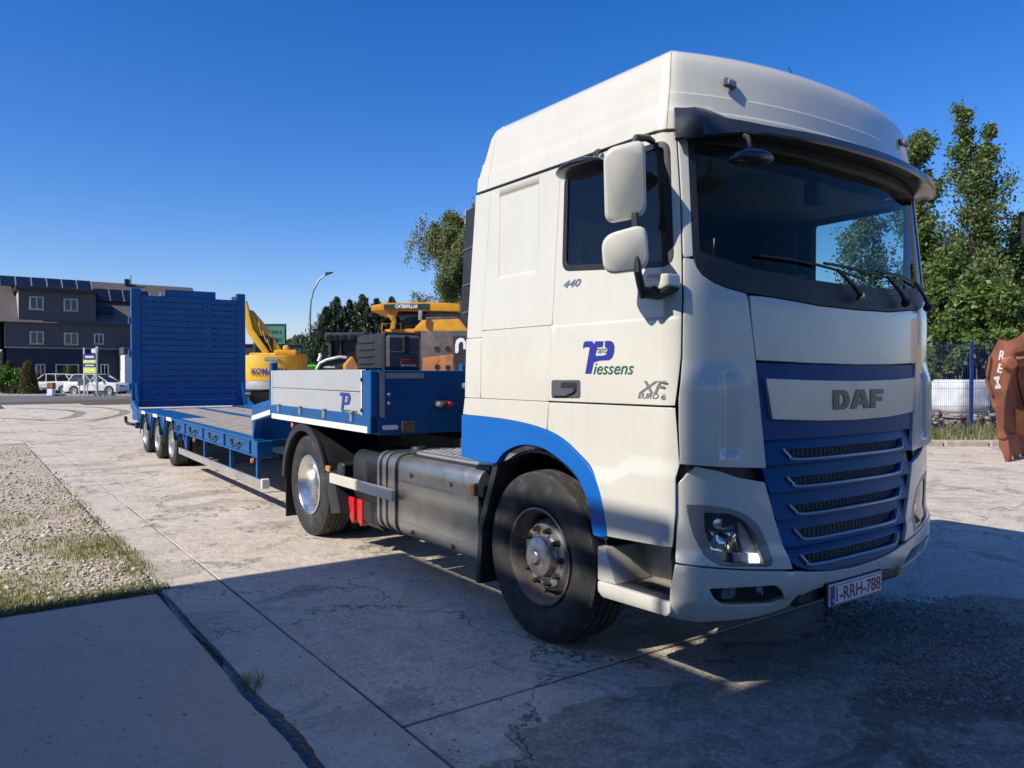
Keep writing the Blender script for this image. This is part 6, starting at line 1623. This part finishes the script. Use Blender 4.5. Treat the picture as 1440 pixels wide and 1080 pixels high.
# ---- rusty excavator bucket standing at the right, with the machine it belongs to
Zx = 14.2
ex_ = cframe('digger', (1440-720)/FPX*Zx, Zx, 0, 'large digger resting its rusty marked bucket on the ground by the fence', 'excavator')
IX = (Matrix.Translation(ex_.location)@Matrix.Rotation(YAW, 4, 'Z')).inverted()
zr = lambda L: [(1240+a/4.32, 430+b/4.32) for a, b in L]
def xp_(name, poly, z0, z1, mat, bevel=.01):
    o = cprism(name, poly, Zx+z0, Zx+z1, mat, None, bevel, 35, .95, Zx); o.parent = ex_; o.data.transform(IX); return o
outer = [(705, 205), (690, 235), (660, 300), (642, 380), (632, 420), (640, 480), (668, 600), (690, 640), (700, 720), (708, 800), (735, 812), (765, 800), (742, 750), (744, 650), (750, 560), (768, 480), (790, 400), (806, 330), (800, 290), (870, 270), (940, 265), (980, 230), (960, 150), (880, 140), (820, 195), (770, 215)]
bk = xp_('bucket', zr(outer), 0, .10, 'rust', .01)
xp_('bucket_cheek', zr(outer), 1.75, 1.85, 'rust', .01)
shell = [(705, 205), (690, 235), (660, 300), (642, 380), (636, 430), (644, 490), (668, 600), (690, 640), (700, 720), (708, 800), (722, 800), (714, 720), (704, 640), (684, 600), (660, 490), (652, 430), (658, 380), (676, 300), (706, 240), (720, 212)]
xp_('bucket_shell', zr(shell), .10, 1.75, 'rust', 0)
xp_('bucket_floor', zr([(722, 800), (716, 640), (760, 655), (1000, 640), (1010, 800), (900, 815), (760, 812)]), 1.0, 1.06, 'rust_bright', 0)
xp_('bucket_back', zr([(700, 215), (870, 200), (1000, 230), (1010, 660), (720, 660), (660, 430)]), 1.70, 1.75, 'rust', 0)
for d in (.12, .62, 1.12, 1.6): xp_('tooth', zr([(706, 790), (765, 795), (778, 880), (776, 945), (752, 955), (735, 900), (712, 860)]), d-.09, d+.09, 'rust', .012)
for q in ([(655, 300), (636, 420), (648, 440), (668, 310)], [(640, 430), (630, 460), (668, 545), (684, 540)]): xp_('wear_strip', zr(q), -.05, .0, 'rust', .008)
pn = IX@px_at(1240+765/4.32, 430+350/4.32, Zx); MB().lathe([(0, -.12), (.10, -.11), (.13, -.02), (.13, .02)], 18, Matrix.Translation(pn)).build('bucket_pin', 'rust', ex_)
MB().tube([IX@px_at(1240+800/4.32, 430+340/4.32, Zx+.4), IX@px_at(1240+1000/4.32, 430+335/4.32, Zx+.4)], .1, 10).build('bucket_tube', 'rust', ex_)
def paint(name, body, px, py, hpx, wpx, rot):
    vs, fs = text_polys(body, 1, 0, .03); xs = [v[0] for v in vs]; ys_ = [v[1] for v in vs]; k = Zx/FPX
    c = IX@px_at(px, py, Zx-.004); W_, H_ = max(xs)-min(xs), max(ys_)-min(ys_); out = []
    for x, y in vs:
        a = ((x-min(xs))/W_-.5)*wpx*k; b = ((y-min(ys_))/H_-.5)*hpx*k
        out.append((c.x+a*math.cos(rot)-b*math.sin(rot), c.y, c.z+a*math.sin(rot)+b*math.cos(rot)))
    mesh_obj(name, out, fs, 'white_mark', bk, 0)
paint('painted_letter', 'R', 1409, 500, 14, 8.5, R(-10)); paint('painted_letter', 'E', 1406.5, 518, 13, 7, R(-14)); paint('painted_letter', 'M', 1402.5, 538, 8, 17, R(-82))
xp_('stick', [(1444, 470), (1448, 400), (1424, 305), (1422, 240), (1424, 205), (1436, 190), (1490, 170), (1500, 250), (1482, 400), (1474, 475)], .7, 1.15, 'cat_yellow', .02)
MB().tube([IX@px_at(1437, 305, Zx+.6), IX@px_at(1437, 340, Zx+.6), IX@px_at(1452, 380, Zx+.6)], .03, 8).build('hose', 'black_plastic', ex_)
xp_('boom', [(1470, 190), (1560, 60), (1680, 70), (1800, 330), (1860, 480), (1790, 490), (1690, 250), (1640, 160), (1580, 150), (1500, 235)], .7, 1.2, 'cat_yellow', .03)
xp_('link', [(1430, 470), (1455, 440), (1480, 470), (1460, 490)], .5, 1.35, 'rust', .01)
xp_('house_body', [(1760, 400), (2150, 400), (2150, 560), (1760, 560)], -.6, 2.6, 'cat_yellow', .08); xp_('cab', [(1770, 290), (1880, 280), (1890, 480), (1760, 480)], -.6, .6, 'car_glass', .06)
for d in (-.7, 2.0): xp_('track', [(1720, 645), (2180, 645), (2220, 600), (2180, 565), (1720, 565), (1685, 605)], d, d+.6, 'dark_metal', .05)
xp_('undercarriage', [(1780, 560), (2120, 560), (2120, 610), (1780, 610)], 0, 2.2, 'frame_metal', .04)
# ---- kerb and rough strip before the fence
for k in range(9):
    X0 = 8.2+k*1.02
    o = MB().box((0, 0, .02), (.98, .3, .22), .02).build('kerb_stone', 'kerb_stone', None)
    o.location = c2w(X0, 17.4, 0); o.rotation_euler = (0, 0, YAW+R(random.uniform(-2, 2))); tag(o, 'low pale kerb stone along the weedy strip before the fence', 'kerb stone', 'kerb stones before the fence')
st_ = [tuple(c2w(a, b)[:2]) for a, b in ((7.5, 17.55), (22, 17.55), (26, 34), (7, 34))]
sheet('weedy_strip', st_, 'soil', -.3, .05)
n = 9000; X_ = RNG.uniform(8, 17, n); Z_ = RNG.uniform(17.6, 22.5, n)
P = np.array([tuple(c2w(a, b, .04)) for a, b in zip(X_, Z_)])
hgt = RNG.uniform(.08, .5, n)*(.6+.5*vnoise(X_, Z_, 2.0, 4)); keep = hgt > .04
blades('weeds', P[keep], hgt[keep], 'weed', None, .011, .6, 'tall dry weeds and grass growing along the foot of the fence', 'grass')
# ================================================================== trees and shrubs
def leaf_cloud(name, C, S, mat, parent, up=.0, asp=.6, fold=.25):
    """one small bent leaf face per point: C centres (n,3), S sizes"""
    n = len(C); C = np.asarray(C); S = np.asarray(S)[:, None]
    d = RNG.normal(size=(n, 3)); d[:, 2] += up; d /= np.linalg.norm(d, axis=1, keepdims=True)
    r = RNG.normal(size=(n, 3)); s = np.cross(d, r); s /= np.linalg.norm(s, axis=1, keepdims=True); nn = np.cross(d, s)
    v0 = C-d*S; v1 = C+s*S*asp+nn*S*fold; v2 = C+d*S; v3 = C-s*S*asp+nn*S*fold*RNG.uniform(-.5, 1, (n, 1))
    V = np.stack([v0, v1, v2, v3], 1).reshape(-1, 3); Fc = (np.arange(n)*4)[:, None]+np.array([0, 1, 2, 3])
    return quick_mesh(name, V, Fc, mat, parent, None)
def limb(mb, p, q, r0, r1, n=5, bend=.15):
    p, q = Vector(p), Vector(q); L = (q-p).length; P = []; m_ = Vector((random.gauss(0, 1), random.gauss(0, 1), random.gauss(0, .4)))*bend*L*.3
    for i in range(n+1):
        f = i/n; P.append(p.lerp(q, f)+m_*math.sin(math.pi*f))
    mb.tube(P, [r0+(r1-r0)*i/n for i in range(n+1)], 6, False); return P
def poplar(px, Z, top_py, wid, label, nl=11000, lean=0, base=0.05, lo=.06, mat='leaf_poplar', name='poplar_tree', tops=1, leafs=(.07, .14), sparse=1.0, slim=True):
    loc = c2w((px-720)/FPX*Z, Z, base); Hh = 1.64+(525.5-top_py)/FPX*Z-base
    t_ = empty(name, loc, 0, label, 'tree', 'trees behind the fence')
    mb = MB(); C = []
    stems = []
    for k in range(tops):
        dx = (k-(tops-1)/2)*wid*.35; hh = Hh*(1-.09*k)
        base_d = c2w(dx, 0)-c2w(0, 0)
        q = Vector((base_d.x, base_d.y, 0))+(c2w(lean, 0)-c2w(0, 0)); q.z = hh
        stems.append(limb(mb, (0, 0, 0), q, .16*Hh/12, .02, 12, .05))
    nb = int(46*sparse)
    per = int(nl*1.55)//(nb*tops)
    for P in stems:
        for b in range(nb):
            f = lo+(1-lo)*((b+random.random())/nb); k = f*(len(P)-1); i = min(int(k), len(P)-2); o = P[i].lerp(P[i+1], k-i)
            az = random.uniform(0, 6.28); prof_ = min(1, ((1-f)*1.25+.05))**.85 if slim else math.sin(math.pi*min(1, (1-f)*.62+.10))**.8
            R_ = wid*.5*prof_*random.uniform(.45, 1.1); el = R(random.uniform(40, 68))
            tip = o+Vector((math.cos(az)*R_, math.sin(az)*R_, R_*math.tan(el)*(1.15 if slim else .75)))
            if tip.z > Hh*1.0: tip.z = Hh*random.uniform(.93, 1.0)
            L = limb(mb, o, tip, .035*(1-f)+.012, .006, 4, .2)
            m_ = int(per*(.35+1.1*prof_)*random.uniform(.4, 1.5)); ff = RNG.uniform(.25, 1.05, m_)
            LP = np.array([tuple(p) for p in L]); idx = np.clip(ff*4, 0, 3.999).astype(int); fr_ = (ff*4-idx)[:, None]
            B = LP[idx]*(1-fr_)+LP[idx+1]*fr_
            sp = .10+.16*R_*(1-ff[:, None]*.4)
            C.append(B+RNG.normal(size=(m_, 3))*sp*np.array([1, 1, .9]))
    C = np.concatenate(C); C = C[C[:, 2] > .1]
    mb.build('trunk', 'bark', t_, 50, fix=False); leaf_cloud('crown', C, RNG.uniform(*leafs, len(C))*.78, mat, t_, .2)
    return t_
def bushy(name, px, Z, top_py, wid, dep, label, nl, mat, cat='shrub', group=None, leafs=(.06, .13), base=.05, lumps=14, bottom=0.0, clumpy=.3):
    loc = c2w((px-720)/FPX*Z, Z, base); Hh = 1.64+(525.5-top_py)/FPX*Z-base
    t_ = empty(name, loc, YAW, label, cat, group); mb = MB(); C = []
    for k in range(lumps):
        a = random.uniform(0, 6.28); r = math.sqrt(random.random())*.8; x, y = math.cos(a)*r*wid/2, math.sin(a)*r*dep/2
        z = (bottom+(1-bottom)*random.uniform(.25, .95)*(1-.35*r*r))*Hh
        limb(mb, (x*.25, y*.25, 0), (x, y, z), .03+.02*Hh/4, .008, 5, .2)
        n = nl//lumps; rr = np.array([wid, dep, Hh*.8])*clumpy*random.uniform(.6, 1.15)
        q = RNG.normal(size=(n, 3)); q /= np.linalg.norm(q, axis=1, keepdims=True); q *= RNG.uniform(.35, 1.0, (n, 1))**.5
        C.append(np.array([x, y, z])+q*rr*.62+RNG.normal(size=(n, 3))*.06)
    C = np.concatenate(C); C = C[(C[:, 2] > .02) & (C[:, 2] < Hh*1.03)]
    mb.build('stem', 'bark', t_, 50, fix=False); leaf_cloud('foliage', C, RNG.uniform(*leafs, len(C)), mat, t_, .2)
    return t_
poplar(1382, 33, 147, 3.4, 'tall poplar tree with a ragged split top, rising behind the mesh fence', 19000, -.45, tops=2, leafs=(.06, .13))
poplar(1278, 35, 188, 2.7, 'dense dark poplar tree showing just past the truck visor', 15000, .2, tops=1, leafs=(.07, .14), slim=False)
poplar(1440, 34, 300, 3.2, 'lower poplar tree beside the tall split-topped poplar', 10000, 0, tops=1)
poplar(1215, 36, 268, 3.6, 'poplar tree seen through the glass of the truck cab', 9000, 0, tops=1)
poplar(1530, 33, 160, 3.6, 'tall poplar tree beside the digger boom', 8000, 0, tops=1)
for k, (px, Z, tp, wd_, nl, lb) in enumerate(((1335, 29, 352, 3.4, 9000, 'broad light green bush under the split-topped poplar'), (1405, 28, 372, 3.6, 10000, 'leafy green bush behind the rusty bucket'), (1270, 29, 380, 3.2, 6000, 'green bush partly hidden by the truck cab'), (1480, 28, 385, 3.6, 5000, 'green bush behind the digger arm'), (1335, 25.5, 440, 3.0, 7000, 'low bush directly behind the wrapped bale'), (1400, 25, 446, 2.8, 6000, 'low bush behind the blue fence post'))):
    bushy('bush', px, Z, tp, wd_, 2.4, lb, nl, 'leaf_bush', 'bush', 'bushes behind the fence', (.06, .13), lumps=18, clumpy=.26)
# birch: arching limbs with hanging twigs
def birch(px, Z, top_py, label):
    loc = c2w((px-720)/FPX*Z, Z, 0); Hh = 1.64+(525.5-top_py)/FPX*Z
    t_ = empty('birch_tree', loc, YAW, label, 'tree'); mb = MB(); tw = MB(); C = []
    st_ = limb(mb, (0, 0, 0), (.2, 0, Hh*.92), .2, .03, 10, .06)
    for b in range(64):
        f = .26+.72*(b+random.random())/64; k = f*10; i = min(int(k), 9); o = st_[i].lerp(st_[i+1], k-i)
        az = random.uniform(0, 6.28); R_ = (.8+3.6*math.sin(math.pi*min(1, (1-f)*1.05+.08))**.9)*random.uniform(.45, 1.05)
        tip = o+Vector((math.cos(az)*R_, math.sin(az)*R_, R_*random.uniform(.25, .65))); tip.z = min(tip.z, Hh)
        L = limb(mb, o, tip, .05*(1-f)+.015, .008, 5, .2)
        bare = math.cos(az) < -.6 and R_ > 2.2
        for h in range(12):
            g = random.uniform(.25, 1); i = min(int(g*5), 4); q = L[i].lerp(L[i+1], g*5-i); dl = random.uniform(.5, 1.9)
            e = q+Vector((math.cos(az)*.35*dl*random.random()+random.gauss(0, .15), math.sin(az)*.3*dl*random.random()+random.gauss(0, .15), -dl))
            tw.tube([q, q.lerp(e, .4)+Vector((math.cos(az)*.15, math.sin(az)*.15, .06)), e], .008, 3, False)
            n = int((60 if bare else 230)*dl); ff = RNG.uniform(.1, 1, n)[:, None]
            C.append(np.array(q)*(1-ff)+np.array(e)*ff+RNG.normal(size=(n, 3))*.13)
    mb.build('trunk', 'bark_pale', t_, 50, fix=False); tw.build('twigs', 'bark_pale', t_, 50, fix=False)['kind'] = 'stuff'
    C = np.concatenate(C); leaf_cloud('crown', C, RNG.uniform(.04, .085, len(C)), 'leaf_birch', t_, -.5)
birch(650, 44, 272, 'birch tree with hanging twigs, half bare, rising behind the dump truck')
# dark conifers
def conifer(px, Z, top_py, wid, label, n=15000):
    loc = c2w((px-720)/FPX*Z, Z, 0); Hh = 1.64+(525.5-top_py)/FPX*Z
    t_ = empty('conifer_tree', loc, YAW, label, 'tree', 'dark conifers behind the machines'); mb = MB(); limb(mb, (0, 0, 0), (0, 0, Hh*.9), .15, .015, 8, .02)
    C = []; S = []
    for b in range(620):
        f = (b+random.random())/620; z = Hh*(.03+.93*f); R_ = wid*.5*(1-f)**.95*random.uniform(.25, 1.5)+.03; az = random.uniform(0, 6.28)
        m_ = n//620; u = RNG.uniform(.1, 1, m_)
        d = np.array([math.cos(az), math.sin(az), 0]); C.append(np.array([0, 0, z])+d*(u*R_)[:, None]+np.stack([0*u, 0*u, u*u*R_*.7], 1)+RNG.normal(size=(m_, 3))*np.array([.06, .06, .06])*(.4+R_*.5))
    C = np.concatenate(C); mb.build('trunk', 'bark', t_, 50, fix=False); leaf_cloud('crown', C, RNG.uniform(.06, .15, len(C)), 'leaf_conifer', t_, 1.1, .22)
for px, tp, wd_, lb in ((459, 428, 2.2, 'dark conifer at the open end of the conifer row, beside the street lamp'), (474, 414, 2.6, 'tall dark conifer above the bulldozer cab'), (492, 418, 2.5, 'dark conifer between two taller ones above the bulldozer'), (510, 410, 2.8, 'tallest dark conifer, close to the dump truck canopy'), (530, 416, 2.6, 'dark conifer behind the tip of the dump truck canopy'), (551, 414, 2.6, 'dark conifer rising behind the dump truck cab'), (575, 424, 2.6, 'dark conifer beneath the hanging birch twigs'), (446, 462, 2.0, 'small dark conifer at the foot of the street lamp')):
    conifer(px, 38+random.uniform(-1.5, 1.5), tp, wd_*1.55, lb)
for px, tp, wd_, lb in ((412, 461, 4.2, 'pale green tree between the green board and the street lamp'), (432, 468, 3.6, 'pale green tree behind the street lamp pole'), (398, 480, 3.5, 'low pale tree beside the green board')):
    bushy('broadleaf_tree', px, 66, tp, wd_, 3.5, lb, 3600, 'leaf_far', 'tree', 'pale trees beyond the road', (.12, .24), 0, 14)
# garden shrubs before the house
bushy('garden_shrub', 16, 58.6, 512, 2.5, 1.8, 'bright green rounded shrub before the house', 6500, 'leaf_hedge', 'shrub', 'garden shrubs', (.06, .11), .1, 16, clumpy=.3)
def cone_hedge(px, Z, top_py, w0, w1, label, n=6500):
    loc = c2w((px-720)/FPX*Z, Z, .08); Hh = 1.64+(525.5-top_py)/FPX*Z-.08
    t_ = empty('clipped_yew', loc, YAW, label, 'shrub', 'garden shrubs'); z = RNG.random(n)**.9*Hh; a = RNG.uniform(0, 6.28, n)
    r = (w0+(w1-w0)*(z/Hh))/2*np.minimum(1, (1.02-z/Hh)*7)**.5*RNG.uniform(.82, 1.03, n)
    C = np.stack([r*np.cos(a), r*np.sin(a), z], 1); MB().tube([(0, 0, 0), (0, 0, Hh*.9)], [.06, .02], 6).build('stem', 'bark', t_); leaf_cloud('foliage', C, RNG.uniform(.05, .09, n), 'leaf_hedge_brown', t_, .4)
cone_hedge(40, 58.3, 507, 1.5, .55, 'tall clipped brown-green cone beside the bright shrub')
cone_hedge(14, 60.2, 507, 1.0, .5, 'slim clipped brown cone behind the bright shrub', 3500)
# a low line of far trees closes the horizon
P = []; n = 26000; X_ = RNG.uniform(-130, 150, n); Z_ = RNG.uniform(120, 135, n); hh = (3.5+1.6*np.sin(X_*.13)+1.1*np.sin(X_*.41+1)+.8*np.sin(X_*1.1))*RNG.random(n)**.7
P = np.stack([CAM.x+X_*math.sin(TH)-Z_*math.cos(TH), CAM.y+X_*math.cos(TH)+Z_*math.sin(TH), hh], 1)
o = leaf_cloud('far_wood', P, RNG.uniform(.3, .7, n), 'leaf_far', None, .2); tag(o, 'distant line of trees along the horizon', 'trees', None, 'stuff')
